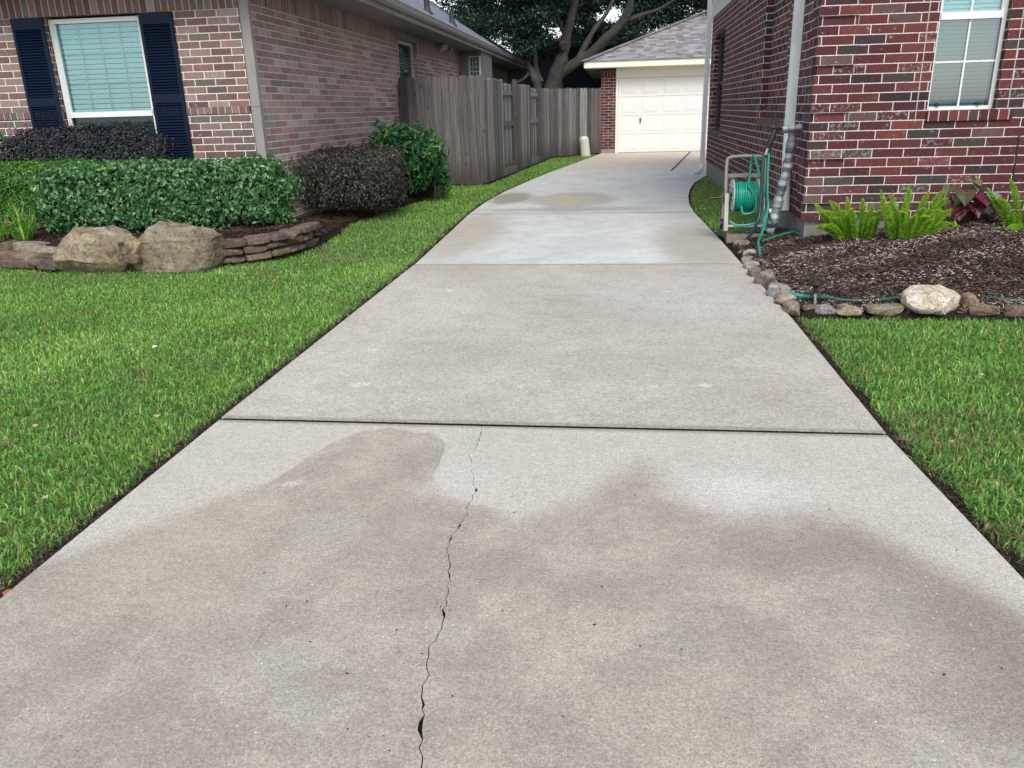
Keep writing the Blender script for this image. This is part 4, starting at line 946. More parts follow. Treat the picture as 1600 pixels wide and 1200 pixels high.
# foxtail ferns: bottlebrush plumes
def plume(root, base, tip, sag, rad, seed):
    r = np.random.default_rng(seed); b, e = np.array(base), np.array(tip); n = 750; L = np.linalg.norm(e - b)
    u = r.random(n) ** .9; cen = b + (e - b) * u[:, None] + np.array([0, 0, 1.]) * (sag * np.sin(u * math.pi))[:, None]
    ax = unit((e - b)[None] + 0 * cen); rd = r.normal(size=(n, 3)); rd = unit(rd - ax * (rd * ax).sum(1, keepdims=True))
    rr = rad * np.minimum(1, (u + .08) * 5) * np.clip((1.03 - u) * 2.6, .15, 1) ** .7
    T = unit(rd + ax * .75); C = cen + rd * (rr * .5)[:, None] + ax * .004; N = np.cross(T, r.normal(size=(n, 3)))
    V, F = leaf_geo(C, N, rr * 1.25 + .004, .0045, fold=.1, droop=0, tdir=T * 60, tj=.5)
    vv = np.clip(r.normal(.45, .22, n) + .3 * (u - .4), 0, 1)
    np_mesh('frond', V, F, M['leaf_fern'], root, np.concatenate([vv, vv]))
def fern(c, fr, label, seed):
    root = empty('foxtail_fern', c, label, 'fern', 'foxtail ferns in the corner bed')
    r0 = random.Random(seed); fr = fr + [(q[0] + r0.uniform(-.06, .06), q[1] + r0.uniform(-.1, .1), q[2] * r0.uniform(.55, .9), q[3]) for q in fr[::2]]
    for i, (dx, dy, h, sg) in enumerate(fr): plume(root, (c[0] + dx * .5, c[1] + dy * .5, c[2] - .02), (c[0] + dx * 1.15, c[1] + dy, c[2] + h * 1.08), sg, .034, seed * 50 + i)
def hz(x, y): return float(hR(np.array([x]), np.array([y]))[0])
R_ = random.Random(5)
def fr(lst): return [(dx, R_.uniform(-.08, .08) + dy, h, R_.uniform(.0, .07)) for dx, dy, h in lst]
fern((2.07, 7.10, hz(2.07, 7.10)), fr([(-.30, -.12, .10), (-.30, .0, .2), (-.24, .03, .28), (-.17, 0, .22), (-.22, -.1, .16), (-.1, .08, .3), (-.12, -.12, .24), (-.02, 0, .30), (.05, .08, .26), (.1, -.05, .22), (.0, -.15, .2), (-.33, .08, .26)]), 'bright green foxtail fern nearest the house corner, plumes leaning left', 1)
fern((2.32, 6.85, hz(2.32, 6.85)), fr([(-.16, -.1, .27), (-.08, -.12, .22), (-.03, 0, .30), (.05, .1, .38), (.07, -.12, .24), (.13, 0, .34), (.2, -.03, .36), (.25, -.05, .30), (.15, -.18, .2), (-.18, .05, .36), (-.1, .1, .33), (0, -.18, .2), (.28, .02, .22)]), 'upright foxtail fern in front, between its neighbour and the caladium', 2)
fern((3.36, 6.95, hz(3.36, 6.95)), fr([(-.26, -.25, .02), (-.2, 0, .34), (-.1, .05, .42), (0, 0, .4), (.1, .0, .42), (-.3, -.05, .2), (-.12, -.2, .16), (.2, .1, .3), (-.35, .1, .28), (.1, -.2, .2)]), 'foxtail fern at the right edge, by the slim dark stake', 3)

# caladium
c = (2.86, 7.12, hz(2.86, 7.12)); cal = empty('caladium', c, 'dark red and green heart leaved plant against the red brick wall', 'plant')
mb = MB(); lf = MB(); R_ = random.Random(12)
for i in range(46):
    a = R_.uniform(0, 6.28); ro = R_.uniform(.03, .26); h = R_.uniform(.08, .42) * (1 - ro * .8); tip = Vector(c) + Vector((math.cos(a) * ro, math.sin(a) * ro * .6, h)); mb.tube([Vector(c) + Vector((R_.uniform(-.03, .03), 0, -.02)), (Vector(c) + tip) / 2 + Vector((0, 0, .04)), tip], .0025, 5, False)
    out = Vector((math.cos(a), math.sin(a) * .6 - .35, 0)).normalized(); s_ = R_.uniform(.05, .095); dn = (out * .75 + Vector((0, 0, -R_.uniform(.3, 1.0)))).normalized(); sd_ = dn.cross(Vector((0, 0, 1))).normalized(); up = sd_.cross(dn)
    hs_ = [(0, 0), (.28, -.35), (.62, -.28), (.78, .1), (.6, .6), (.3, 1.0), (0, 1.4)]
    mb_v = R_.random(); lf.var = mb_v; lf.smooth = True
    Rp = [tip + (sd_ * x + dn * y + up * (.25 * abs(x) - .12 * y * y)) * s_ for x, y in hs_]; Lp = [tip + (-sd_ * x + dn * y + up * (.25 * abs(x) - .12 * y * y)) * s_ for x, y in hs_]
    for q in range(1, 6):
        ctr = tip + dn * s_ * .35; lf.poly([ctr, Rp[q], Rp[q + 1]]); lf.poly([ctr, Lp[q + 1], Lp[q]])
    lf.poly([ctr, Rp[0], Rp[1]]); lf.poly([ctr, Lp[1], Lp[0]])
mb.build('stem', M['twig'], cal); lf.build('foliage', M['calad'], cal)
strap('seedling', (2.72, 7.0, hz(2.72, 7.0)), 14, .13, .016, M['leaf_fern'], 'small lime green sprout beside the upright foxtail fern', 'plant', seed=9)
strap('seedling', (3.12, 6.95, hz(3.12, 6.95)), 9, .07, .018, M['leaf_gloss'], 'tiny blue green seedling in mulch right of the caladium', 'plant', seed=11, spread=1.2)

# dark slim stake with a ball
p0 = atY(1579, 300, 7.2); p1 = atY(1592, 216, 7.2); st = empty('garden_stake', (p0[0], 7.2, hz(3.2, 7.2)), 'slim dark garden stake with a small pale ball near the right edge', 'garden stake')
mb = MB(); mb.tube([(p0[0], 7.2, hz(3.2, 7.2) - .1), tuple(p0), tuple(p1)], [.005, .008, .007], 8); mb.lathe(tuple(p1), [(.012, -.02), (.014, 0), (.008, .02), (0, .022)], 8); mb.build('rod', M['black'], st)
mb = MB(); mb.lathe((p0[0], 7.2, p0[2] - .01), [(0, -.02), (.014, -.014), (.02, 0), (.014, .014), (0, .02)], 12); mb.build('ball', M['steel'], st)

# ------------------------------------------------------------------ rocks
def lay(o, label, cat, group=None): tag(o, label, cat, group); return o
def pxrock(name, x0, x1, yt, yb, Y, dep, mat, label, seed, group=None, cat='rock', zbot=None, pw=3.2, wk=1.0, **kw):
    a, b = atY(x0, (yt + yb) / 2, Y), atY(x1, (yt + yb) / 2, Y); t_, bo = atY((x0 + x1) / 2, yt, Y), atY((x0 + x1) / 2, yb, Y)
    w_ = b[0] - a[0]; h = t_[2] - bo[2]; zc = (t_[2] + bo[2]) / 2
    return lay(rock(name, ((a[0] + b[0]) / 2, Y + dep * .15, zc), (w_ * wk, dep, h * 1.1), 0, seed, mat, pw=pw, **kw), label, cat, group)
pxrock('boulder', 86, 197, 356, 430, 6.45, .46, M['boulder'], 'rounded tan boulder with dark stained face, left of the two', 21, sub=6, cuts=3, rough=.026, pw=3.0, planes=(((.35, -.2, 1), .72), ((-.8, -.3, .55), .86), ((.15, -1, .15), .74), ((.9, -.2, .5), .88)), strata=.004, group='boulders at the hedge bed')
pxrock('boulder', 214, 334, 348, 424, 6.55, .5, M['boulder_red'], 'squarish layered boulder with rusty band, right of the two', 33, sub=6, cuts=2, rough=.022, pw=5, planes=(((-.8, -.1, .62), .86), ((0, -1, .12), .80), ((.12, -.25, 1), .86), ((.8, -.2, .75), .98)), strata=.014, group='boulders at the hedge bed')
pxrock('rock', 197, 222, 372, 400, 6.40, .16, M['boulder_red'], 'small reddish rock wedged between the two boulders', 41, cuts=5)
pxrock('rock', 194, 220, 398, 412, 6.36, .12, M['flag'], 'thin dark rock lying under the small reddish one', 43, cuts=5)
# flagstone walls: (course, x0px, x1px, ytop, ybottom at both ends, Y)
ordn = ['first', 'second', 'third', 'fourth', 'fifth', 'sixth', 'seventh', 'eighth']
def flag(x0, x1, yt0, yt1, yb0, yb1, Ya, Yb, label, seed, group, mat='flag'):
    P0, P1 = atY(x0, (yt0 + yb0) / 2, Ya), atY(x1, (yt1 + yb1) / 2, Yb); h = ((atY(x0, yt0, Ya) - atY(x0, yb0, Ya))[2] + (atY(x1, yt1, Yb) - atY(x1, yb1, Yb))[2]) / 2
    c_ = (P0 + P1) / 2; dv = P1 - P0; L = math.hypot(dv[0], dv[1]); rz_ = math.atan2(dv[1], dv[0]); nr = np.array([-dv[1], dv[0]]) / L; R_ = random.Random(seed)
    dp = .20 + R_.uniform(-.03, .03); o = rock('flagstone', (c_[0] + nr[0] * (dp / 2 - .03) + R_.uniform(-.01, .01), c_[1] + nr[1] * (dp / 2 - .03), c_[2]), (L * 1.03, dp, h * 1.12), rz_ + R_.uniform(-.06, .06), seed, M[mat], sub=4, pw=7, cuts=3, rough=.012, tilt=(R_.uniform(-.03, .03), math.asin(max(-1, min(1, -dv[2] / np.linalg.norm(dv)))) * .9))
    lay(o, label, 'flagstone', group)
GRP = 'flagstones of the dry stacked wall right of the boulders'
xs = {'top': [331, 386, 424, 452, 470, 499], 'middle': [331, 380, 417, 449, 472, 487, 501], 'bottom': [333, 384, 424, 452, 478, 503]}
def lineY(x, tab): return float(np.interp(x, [q[0] for q in tab], [q[1] for q in tab]))
base_ = [(331, 414), (400, 408), (450, 396), (480, 388), (503, 382)]; top_ = [(331, 379), (400, 371), (450, 362), (475, 352), (503, 344)]; YY = [(331, 6.70), (400, 6.83), (430, 6.95), (455, 7.15), (475, 7.45), (503, 7.95)]
sd_i = 100
for ci, (cn, lst) in enumerate(xs.items()):
    for i in range(len(lst) - 1):
        a, b = lst[i] + .8, lst[i + 1] - .8; T_ = lambda x, f: lineY(x, top_) + (lineY(x, base_) - lineY(x, top_)) * f
        flag(a, b, T_(a, ci / 3 + .02), T_(b, ci / 3 + .02), T_(a, (ci + 1) / 3 - .02), T_(b, (ci + 1) / 3 - .02), lineY(a, YY), lineY(b, YY), f'{ordn[i]} flagstone from the boulder in the {cn} course of the right stack', sd_i, GRP); sd_i += 1
GRP2 = 'flagstones lying left of the boulders'
for (x0, x1, a, b, lab, yy, mt) in ((0, 16, 378, 393, 'reddish flagstone at the left edge on the left heap', 6.75, 'flag'), (14, 66, 380, 400, 'flat grey topped flagstone at the top of the left heap', 6.68, 'border'), (35, 88, 386, 408, 'pinkish wedge flagstone touching the left boulder', 6.50, 'border'), (0, 45, 393, 406, 'mossy grey flagstone in the middle of the left heap', 6.62, 'flag'), (40, 62, 402, 414, 'thin dark flagstone under the pinkish wedge', 6.48, 'flag'), (58, 90, 406, 421, 'small brown flagstone low against the left boulder', 6.42, 'flag'), (0, 58, 405, 418, 'long low flagstone on the grass at the left edge', 6.52, 'flag')):
    flag(x0, x1, a, a + 2, b, b + 1, yy + .05, yy, lab, sd_i, GRP2, mt); sd_i += 1
# border stones of the corner bed
GB = 'border stones round the corner bed'
bs = [(1134, 1156, 372, 384, 7.85, 'flat pale slate chip below the hose reel', 'slate'), (1146, 1172, 374, 390, 7.55, 'brown border stone next to the pale slate chip', 'border'), (1153, 1167, 391, 399, 7.2, 'white grey pebble on the driveway edge under the reel', 'slate'), (1160, 1181, 391, 404, 7.0, 'pale grey border stone by the fallen hose end', 'slate'), (1158, 1178, 402, 412, 6.75, 'tan border stone beyond the driveway joint', 'border'),
      (1163, 1188, 410, 425, 6.45, 'grey border stone right at the driveway joint', 'slate'), (1168, 1196, 420, 436, 6.15, 'round tan border stone just before the joint', 'border'), (1180, 1214, 424, 450, 5.85, 'largest tan border stone along the driveway', 'border'), (1196, 1236, 443, 466, 5.5, 'grey rounded border stone left of the sprinkler', 'slate'), (1210, 1244, 460, 481, 5.25, 'striped tan border stone near the green hose end', 'border'), (1226, 1252, 475, 493, 5.02, 'brown border stone at the corner of the lawn', 'border'),
      (1250, 1276, 474, 486, 5.1, 'mossy low stone left of the sprinkler stake', 'flag'), (1272, 1306, 472, 486, 5.05, 'bluish flat stone beside the sprinkler stake', 'slate'), (1306, 1348, 474, 488, 5.03, 'tan flat stone right of the bluish one', 'border'), (1352, 1412, 472, 488, 5.02, 'reddish flat stone left of the big pale rock', 'boulder_red'),
      (1505, 1532, 457, 482, 5.05, 'brown stone tucked behind the big pale rock', 'boulder_red'), (1512, 1562, 474, 488, 5.0, 'reddish flat stone right of the big pale rock', 'flag'), (1566, 1612, 476, 490, 5.0, 'grey flat stone cut by the right edge', 'flag'), (1614, 1660, 474, 490, 5.0, 'flat stone just beyond the right edge', 'flag')]
for i, (x0, x1, a, b, Y, lab, mt) in enumerate(bs):
    a, b = (a, b) if i < 11 else (a + 4, b + 4)
    pxrock('border_stone', x0, x1, a, b, Y, .16 if i < 11 else .13, M[mt], lab, 60 + i, GB, 'stone', cuts=5, pw=4, rough=.03, tilt=(0, 0))
pxrock('rock', 1416, 1508, 452, 488, 5.0, .26, M['pale'], 'large cream coloured rock on the lawn edge of the corner bed', 90, sub=5, cuts=4, rough=.03, pw=3, planes=(((.6, -.3, .8), .72), ((-.5, -.2, .9), .85)))
pxrock('rock', 1533, 1562, 300, 338, 7.25, .2, M['slate'], 'grey rock standing against the wall beside the caladium', 92, cuts=5)
pxrock('rock', 1466, 1492, 356, 370, 6.9, .14, M['flag'], 'small brown rock half buried in front of the caladium', 94, cuts=4)

# ------------------------------------------------------------------ hose reel, pipe, hoses, sprinkler
RY = 7.95
reel = empty('hose_reel_cart', (1.2, RY, .1), 'beige hose reel cart wound with green hose at the red brick corner', 'hose reel')
f = MB()
X0, X1, Z0, Z1 = 1.035, 1.40, .10, .755
hy = RY + .12
f.tube(spline([(X0, RY - .02, Z0 + .02), (X0, RY + .02, .4), (X0 + .005, hy, .70), (X0 + .03, hy + .01, Z1), (X0 + .10, hy + .01, Z1 + .012), (X1 - .1, hy + .01, Z1 + .012), (X1 - .03, hy + .01, Z1), (X1, hy, .70), (X1, RY + .02, .4), (X1, RY - .02, Z0 + .02)], 5), .017, 10)
f.box(X0 + .02, X1 - .02, hy - .012, hy + .012, .575, .61); f.build('frame', M['reel'], reel)
sp_ = MB()
for xx in (X0 - .015, X1 - .02):
    q = [(RY - .13, Z0), (RY + .17, Z0), (RY + .07, .44), (RY - .05, .44)]
    a = [(xx, y, z) for y, z in q]; b = [(xx + .035, y, z) for y, z in q]; sp_.poly(a[::-1]); sp_.poly(b)
    for k in range(4): k2 = (k + 1) % 4; sp_.poly([a[k], a[k2], b[k2], b[k]])
sp_.tube([(X0, RY - .1, Z0 + .04), (X1, RY - .1, Z0 + .04)], .014, 8); sp_.build('side_panel', M['reel_light'], reel)
dx0, dx1, cz = 1.085, 1.315, .405; MxY = Matrix.Rotation(math.pi / 2, 3, 'Y')
dm = MB()
for xx in (dx0, dx1): dm.lathe((xx, RY, cz), [(.0, 0), (.155, 0), (.165, .006), (.165, .012), (.155, .016), (.05, .012), (0, .012)], 32, MxY)
dm.tube([(dx0, RY, cz), (dx1, RY, cz)], .06, 16)
for k in range(8): an = k * math.pi / 4; dm.bar((dx0 - .004, RY + .05 * math.cos(an), cz + .05 * math.sin(an)), (dx0 - .004, RY + .15 * math.cos(an), cz + .15 * math.sin(an)), .012, .012)
dm.build('drum', M['reel_light'], reel)
cr = MB(); cr.tube([(X0 - .03, RY, cz), (X0 + .02, RY, cz)], .028, 12); cr.bar((X0 - .03, RY, cz + .03), (X0 - .03, RY - .02, cz - .06), .03, .03); cr.tube([(X0 - .03, RY - .01, cz - .005), (X0 - .15, RY - .02, cz - .012)], [.011, .013], 10); cr.build('crank', M['black'], reel)
wh = MB()
for xx in (X0 - .03,): wh.tube([(xx - .012, RY + .02, Z0 + .045), (xx + .012, RY + .02, Z0 + .045)], .05, 16)
wh.build('wheel', M['black'], reel)
# wound hose: helical layers, then the loose loops
hs_ = MB(); pts = []
for lay_i, (rad, nt) in enumerate(((.085, 12), (.108, 11), (.128, 10))):
    for k in range(nt * 14):
        an = k * 2 * math.pi / 14; u = k / (nt * 14); u = u if lay_i % 2 == 0 else 1 - u
        pts.append((dx0 + .022 + (dx1 - dx0 - .03) * u + .002 * math.sin(an * .7), RY + (rad + .004 * math.sin(k * .37)) * math.sin(an), cz + (rad + .004 * math.cos(k * .29)) * math.cos(an)))
hs_.tube(pts, .0125, 7)
def hz2(*L): return [tuple(atY(x, y, Yy)) for x, y, Yy in L]
HO = tag(hs_.build('garden_hose', M['hose'], None, (1.2, RY, .1)), 'bright green hose wound round the reel drum', 'hose')
lp = MB(); lp.tube(spline(hz2((1170, 290, 7.83), (1181, 310, 7.80), (1178, 330, 7.80), (1162, 334, 7.80), (1158, 322, 7.82)), 8), .0115, 8)
lp.tube(spline(hz2((1140, 346, 7.72), (1152, 352, 7.70), (1175, 350, 7.70), (1190, 340, 7.70), (1198, 318, 7.70), (1190, 285, 7.74), (1184, 262, 7.8), (1178, 243, 7.9), (1174, 254, 7.95), (1170, 285, 7.92), (1160, 300, 7.85)), 8), .0115, 8)
tag(lp.build('garden_hose', M['hose'], None, (1.2, RY, .1)), 'bright green hose looped loosely over and below the reel drum', 'hose')
lp = MB(); lp.tube(spline(hz2((1202, 236, 7.66), (1200, 262, 7.64), (1199, 300, 7.62), (1200, 322, 7.60), (1196, 345, 7.5), (1189, 368, 7.35), (1185, 378, 7.2), (1187, 392, 7.0), (1188, 404, 6.85)), 8), .011, 8)
tag(lp.build('garden_hose', M['hose'], None, (1.4, 7.6, .2)), 'bright green hose hanging from the tap down to the border stones', 'hose')
lp = MB(); lp.tube(spline(hz2((1194, 240, 7.66), (1191, 270, 7.62), (1189, 305, 7.60), (1186, 338, 7.56), (1177, 360, 7.45), (1168, 372, 7.3)), 8), .015, 8)
lp.tube(spline(hz2((1200, 245, 7.68), (1198, 285, 7.64), (1197, 320, 7.62), (1203, 340, 7.62), (1210, 352, 7.6)), 8), .010, 8)
tag(lp.build('garden_hose', M['hose_dark'], None, (1.4, 7.6, .2)), 'dark blue green hose pair hanging from the black tap splitter', 'hose')
lp = MB(); lp.tube(spline([tuple(atZ(x, y, .13)) for x, y in ((1192, 376), (1207, 371), (1222, 366), (1240, 362), (1252, 359))], 6), .008, 8)
tag(lp.build('garden_hose', M['hose'], None, (1.45, 7.4, .12)), 'thin green hose lying on the soil beside the taped pipe', 'hose')
# taped pipe and tap
tp = empty('tap_pipe', (1.49, 7.7, .1), 'standpipe lumpily wrapped in silver and grey tape by the house corner', 'pipe')
mb = MB(); zz = np.linspace(.10, .985, 46); R_ = random.Random(3)
mb.tube([tuple(atY(float(np.interp(z, [.1, .25, .45, .7, 1.0], [1208, 1213, 1219, 1227, 1231])), 300, 7.7) * [1, 1, 0] + np.array([R_.uniform(-.003, .003), R_.uniform(-.003, .003), z])) for z in zz], [.041 + .006 * math.sin(z * 38) + R_.uniform(-.004, .004) for z in zz], 12, smooth=False)
a_, b_3 = atY(1222, 203, 7.7), atY(1250, 199, 7.72); mb.tube([tuple(a_ + (b_3 - a_) * k / 8) for k in range(9)], [.032 + R_.uniform(-.006, .006) for _ in range(9)], 10, smooth=False); mb.tube([tuple(b_3), (CX + .02, 7.9, b_3[2])], .03, 8)
mb.build('wrap', M['tape'], tp)
mb = MB(); a_ = atY(1224, 201, 7.7); b_4 = atY(1210, 200, 7.68); mb.tube([tuple(a_), tuple(b_4)], .014, 8); c_ = atY(1206, 198, 7.68); mb.tube([tuple(b_4), tuple(c_)], .022, 10); mb.bar(tuple(atY(1203, 194, 7.67)), tuple(atY(1214, 196, 7.67)), .014, .014); mb.build('tap', M['black'], tp)
mb = MB(); mb.tube(hz2((1211, 203, 7.67), (1206, 215, 7.66), (1203, 226, 7.66)), [.018, .026, .022], 10); mb.tube(hz2((1206, 213, 7.67), (1200, 228, 7.66), (1196, 238, 7.66)), [.02, .017, .014], 10); mb.tube(hz2((1203, 226, 7.66), (1202, 240, 7.66)), .014, 10); mb.build('splitter', M['black'], tp)
mb = MB(); mb.tube(hz2((1199, 232, 7.655), (1196, 242, 7.655)), .013, 10); mb.build('hose_coupling', M['reel_light'], tp)
mb = MB(); a_ = atY(1206, 330, 7.72); mb.tube([tuple(a_ + np.array([-.03, 0, 0])), tuple(a_ + np.array([.06, .02, .01]))], .022, 10); mb.build('pipe_stub', M['white_vinyl'], tp)
# timber under the reel
tb = MB(); tb.box(1.04, 1.47, 7.74, 7.82, .0, .075); tag(tb.build('timber_edging', M['timber'], None, (1.25, 7.78, 0)), 'short old timber laid under the hose reel cart', 'timber')
tb = MB(); tb.box(1.07, 1.10, 7.86, 8.4, -.02, .05); tag(tb.build('timber_edging', M['timber'], None, (1.08, 8.1, 0)), 'narrow timber edging beside the driveway behind the reel', 'timber')
# sprinkler and border hose
spk = empty('sprinkler', tuple(atZ(1274, 476, .02)), 'black headed sprinkler on a metal stake at the bed corner', 'sprinkler')
s0 = atZ(1274, 476, .02); SYv = s0[1]
mb = MB(); mb.tube([tuple(s0 - [0, 0, .06]), tuple(atY(1274, 458, SYv))], .009, 8); mb.build('stake', M['steel'], spk)
mb = MB(); mb.tube([tuple(atY(1274, 458, SYv)), tuple(atY(1274, 450, SYv))], .015, 10); mb.tube([tuple(atY(1275, 450, SYv)), tuple(atY(1275, 444, SYv))], [.012, .026], 12); mb.tube([tuple(atY(1275, 444, SYv)), tuple(atY(1276, 438, SYv))], [.034, .03], 14); mb.bar(tuple(atY(1264, 441, SYv)), tuple(atY(1290, 440, SYv)), .02, .012); mb.build('sprinkler_head', M['black'], spk)
def gz(x, y, zz): q = atZ(x, y, zz); return tuple(q)
lp = MB(); lp.tube(spline([gz(1236, 457, .07), gz(1244, 461, .06), gz(1256, 463, .055), gz(1266, 464, .06)], 6), .012, 9)
tag(lp.build('garden_hose', M['hose'], None, tuple(gz(1250, 460, .05))), 'short bright green hose end attached to the sprinkler', 'hose')
lp = MB(); lp.tube(spline([gz(1266, 464, .06), gz(1290, 464, .055), gz(1310, 468, .04), gz(1350, 470, .04), gz(1390, 467, .045), gz(1416, 461, .05), gz(1450, 458, .05), gz(1500, 459, .05), gz(1530, 463, .05), gz(1570, 468, .05), gz(1610, 470, .05), gz(1700, 472, .05)], 6), .0115, 9)
lp.tube([gz(1280, 464, .06), gz(1292, 464, .055)], .016, 9)
tag(lp.build('garden_hose', M['hose_olive'], None, tuple(gz(1400, 465, .04))), 'dull dark green hose running along the border behind the pale rock', 'hose')

# ------------------------------------------------------------------ trees
def tube_limb(mb, pts, r0, r1, n=14, wob=.35):
    r0 *= .88; r1 *= .85
    P = spline(pts, 6); m = len(P); mb.tube(P, [r0 + (r1 - r0) * (i / (m - 1)) ** .8 for i in range(m)], n, True, True, wob)
def P26(x, y, Y=26.0): return tuple(atY(x, y, Y))
oak = empty('oak_tree', (-1.98, 26, 0), 'large spreading oak with forked trunk behind the back fence', 'tree')
mb = MB(); b0 = P26(862, 140); base = (b0[0] - .1, 26, -.1)
tube_limb(mb, [base, (b0[0], 26, 1.6), P26(868, 118), P26(876, 100), P26(880, 88)], .36, .24)
tube_limb(mb, [P26(878, 98), P26(881, 80), P26(884, 62), P26(890, 36), P26(899, 0), P26(906, -60)], .21, .11)
tube_limb(mb, [P26(866, 128), P26(880, 112), P26(902, 98), P26(925, 82, 25.9), P26(944, 64, 25.8), P26(962, 46, 25.7), P26(976, 28, 25.6), P26(986, 0, 25.5), P26(992, -60, 25.4)], .22, .12)
tube_limb(mb, [P26(900, 99), P26(915, 70, 26.4), P26(930, 45, 26.6), P26(945, 25, 26.8), P26(958, 0, 27), P26(975, -40, 27)], .11, .06)
tube_limb(mb, [P26(975, 34, 25.7), P26(1000, 24, 25.8), P26(1030, 14, 26), P26(1060, -5, 26.2)], .08, .04)
tube_limb(mb, [P26(884, 60), P26(872, 30, 26.5), P26(860, 0, 27), P26(850, -40, 27)], .09, .05)
mb.tube([P26(878, 70, 25.83), P26(881, 73, 25.72)], [.13, .11], 12)
mb.build('trunk', M['bark'], oak)
oak2 = empty('oak_tree', (-2.6, 25, 0), 'leaning second trunk rising behind the house gutter left of the big oak', 'tree')
mb = MB(); tube_limb(mb, [(P26(842, 140, 25)[0] + .2, 25, -.1), P26(842, 142, 25), P26(835, 122, 25), P26(828, 106, 25.4), P26(818, 84, 26.6), P26(808, 50, 27.8), P26(795, 0, 29), P26(780, -60, 30)], .16, .06)
tube_limb(mb, [P26(846, 130, 25), P26(838, 108, 25.4), P26(836, 80, 25.6), P26(832, 40, 25.8), P26(826, -10, 26)], .10, .05)
mb.build('trunk', M['bark'], oak2)
def crown(root, cl, per, L, rad, seed):
    r = np.random.default_rng(seed); Cc = []; Nn = []; vv = []
    for (x, y, z, s) in cl:
        k = int(per * s * s); d_ = unit(r.normal(size=(k, 3))); rr = rad * s * r.random(k) ** .45
        q = d_ * rr[:, None] * np.array([1.25, 1.1, .75]); Cc.append(q + np.array([x, y, z])); Nn.append(d_ * .6 + r.normal(size=(k, 3)) * .6 + np.array([0, 0, .5])); b_ = r.uniform(-.18, .18); vv.append(np.clip(r.beta(2, 3.2, k) + b_, 0, 1))
    C = np.concatenate(Cc); N = np.concatenate(Nn); v = np.concatenate(vv); Ls = r.uniform(.7, 1.3, len(C)) * L
    leaves('crown', C, N, Ls, Ls * .5, M['leaf_oak'], root, v)
R_ = np.random.default_rng(44)
cl = []
# visible lower canopy clusters (world space, between the house ridge, the fork and the garage roof)
def inside_gap(x, y):
    return ((x - 868) / 20) ** 2 + ((y - 62) / 26) ** 2 < 1 or ((x - 952) / 24) ** 2 + ((y - 22) / 17) ** 2 < 1 or (x - 930) ** 2 + (y - 60) ** 2 < 13 ** 2 or (abs(x - 775) < 9 and y < 16) or (x - 700) ** 2 + (y + 2) ** 2 < 26 ** 2 or (x - 735) ** 2 + (y - 12) ** 2 < 9 ** 2 or (x - 1010) ** 2 + (y - 30) ** 2 < 9 ** 2 or (x - 905) ** 2 + (y - 40) ** 2 < 10 ** 2
def low(x): return np.interp(x, [690, 720, 760, 800, 840, 862, 890, 920, 960, 1010, 1060, 1110], [22, 42, 62, 84, 98, 86, 76, 76, 78, 60, 38, 20])
for i in range(1350):
    x = R_.uniform(692, 1115); y = R_.uniform(-60, 100)
    if y > low(x) - 8: continue
    if inside_gap(x, y) and R_.random() < .93: continue
    Yd = R_.uniform(24.3, 30.5) if x < 895 else R_.uniform(28.6, 33)
    for (ax_, ay_, bx_, by_) in ((865, 140, 880, 85), (880, 85, 899, 0), (875, 115, 925, 82), (925, 82, 962, 46), (962, 46, 988, 0)):
        ab = np.array([bx_ - ax_, by_ - ay_]); tt = np.clip(((x - ax_) * ab[0] + (y - ay_) * ab[1]) / (ab @ ab), 0, 1)
        if math.hypot(x - ax_ - tt * ab[0], y - ay_ - tt * ab[1]) < 22 and Yd < 27.2 and R_.random() < .85: Yd += 3.2
    q = atY(x, y, Yd); cl.append((q[0], q[1], q[2], R_.uniform(.55, 1.05)))
print('clusters', len(cl))
cL = [c for c in cl if c[0] < -2.4 * c[1] / 26]; cR = [c for c in cl if c[0] >= -2.4 * c[1] / 26]
up = [(R_.uniform(-8, 6), R_.uniform(23.5, 33), R_.uniform(5.6, 9), R_.uniform(1.2, 2.0)) for _ in range(110)]
up = [u for u in up if (u[0] + 1) ** 2 / 49 + (u[1] - 28) ** 2 / 30 + (u[2] - 5.5) ** 2 / 12 < 1]
crown(oak2, cL + [u for u in up if u[0] < -3], 215, .085, .42, 5)
crown(oak, cR + [u for u in up if u[0] >= -3], 215, .085, .42, 6)
# far tree line closing the view between the roofs
ft = empty('tree', (7.5, 34, 0), 'dark leafy tree filling the view above the garage roof', 'tree')
cl3 = [(R_.uniform(3.0, 9), R_.uniform(33, 37), R_.uniform(3.2, 8), R_.uniform(1.2, 2.0)) for _ in range(60)]
mb = MB(); mb.tube([(6, 35, -.1), (6.1, 35, 3), (5.9, 35, 6)], [.3, .25, .12], 10); mb.build('trunk', M['bark'], ft)
crown(ft, cl3, 110, .12, .5, 8)

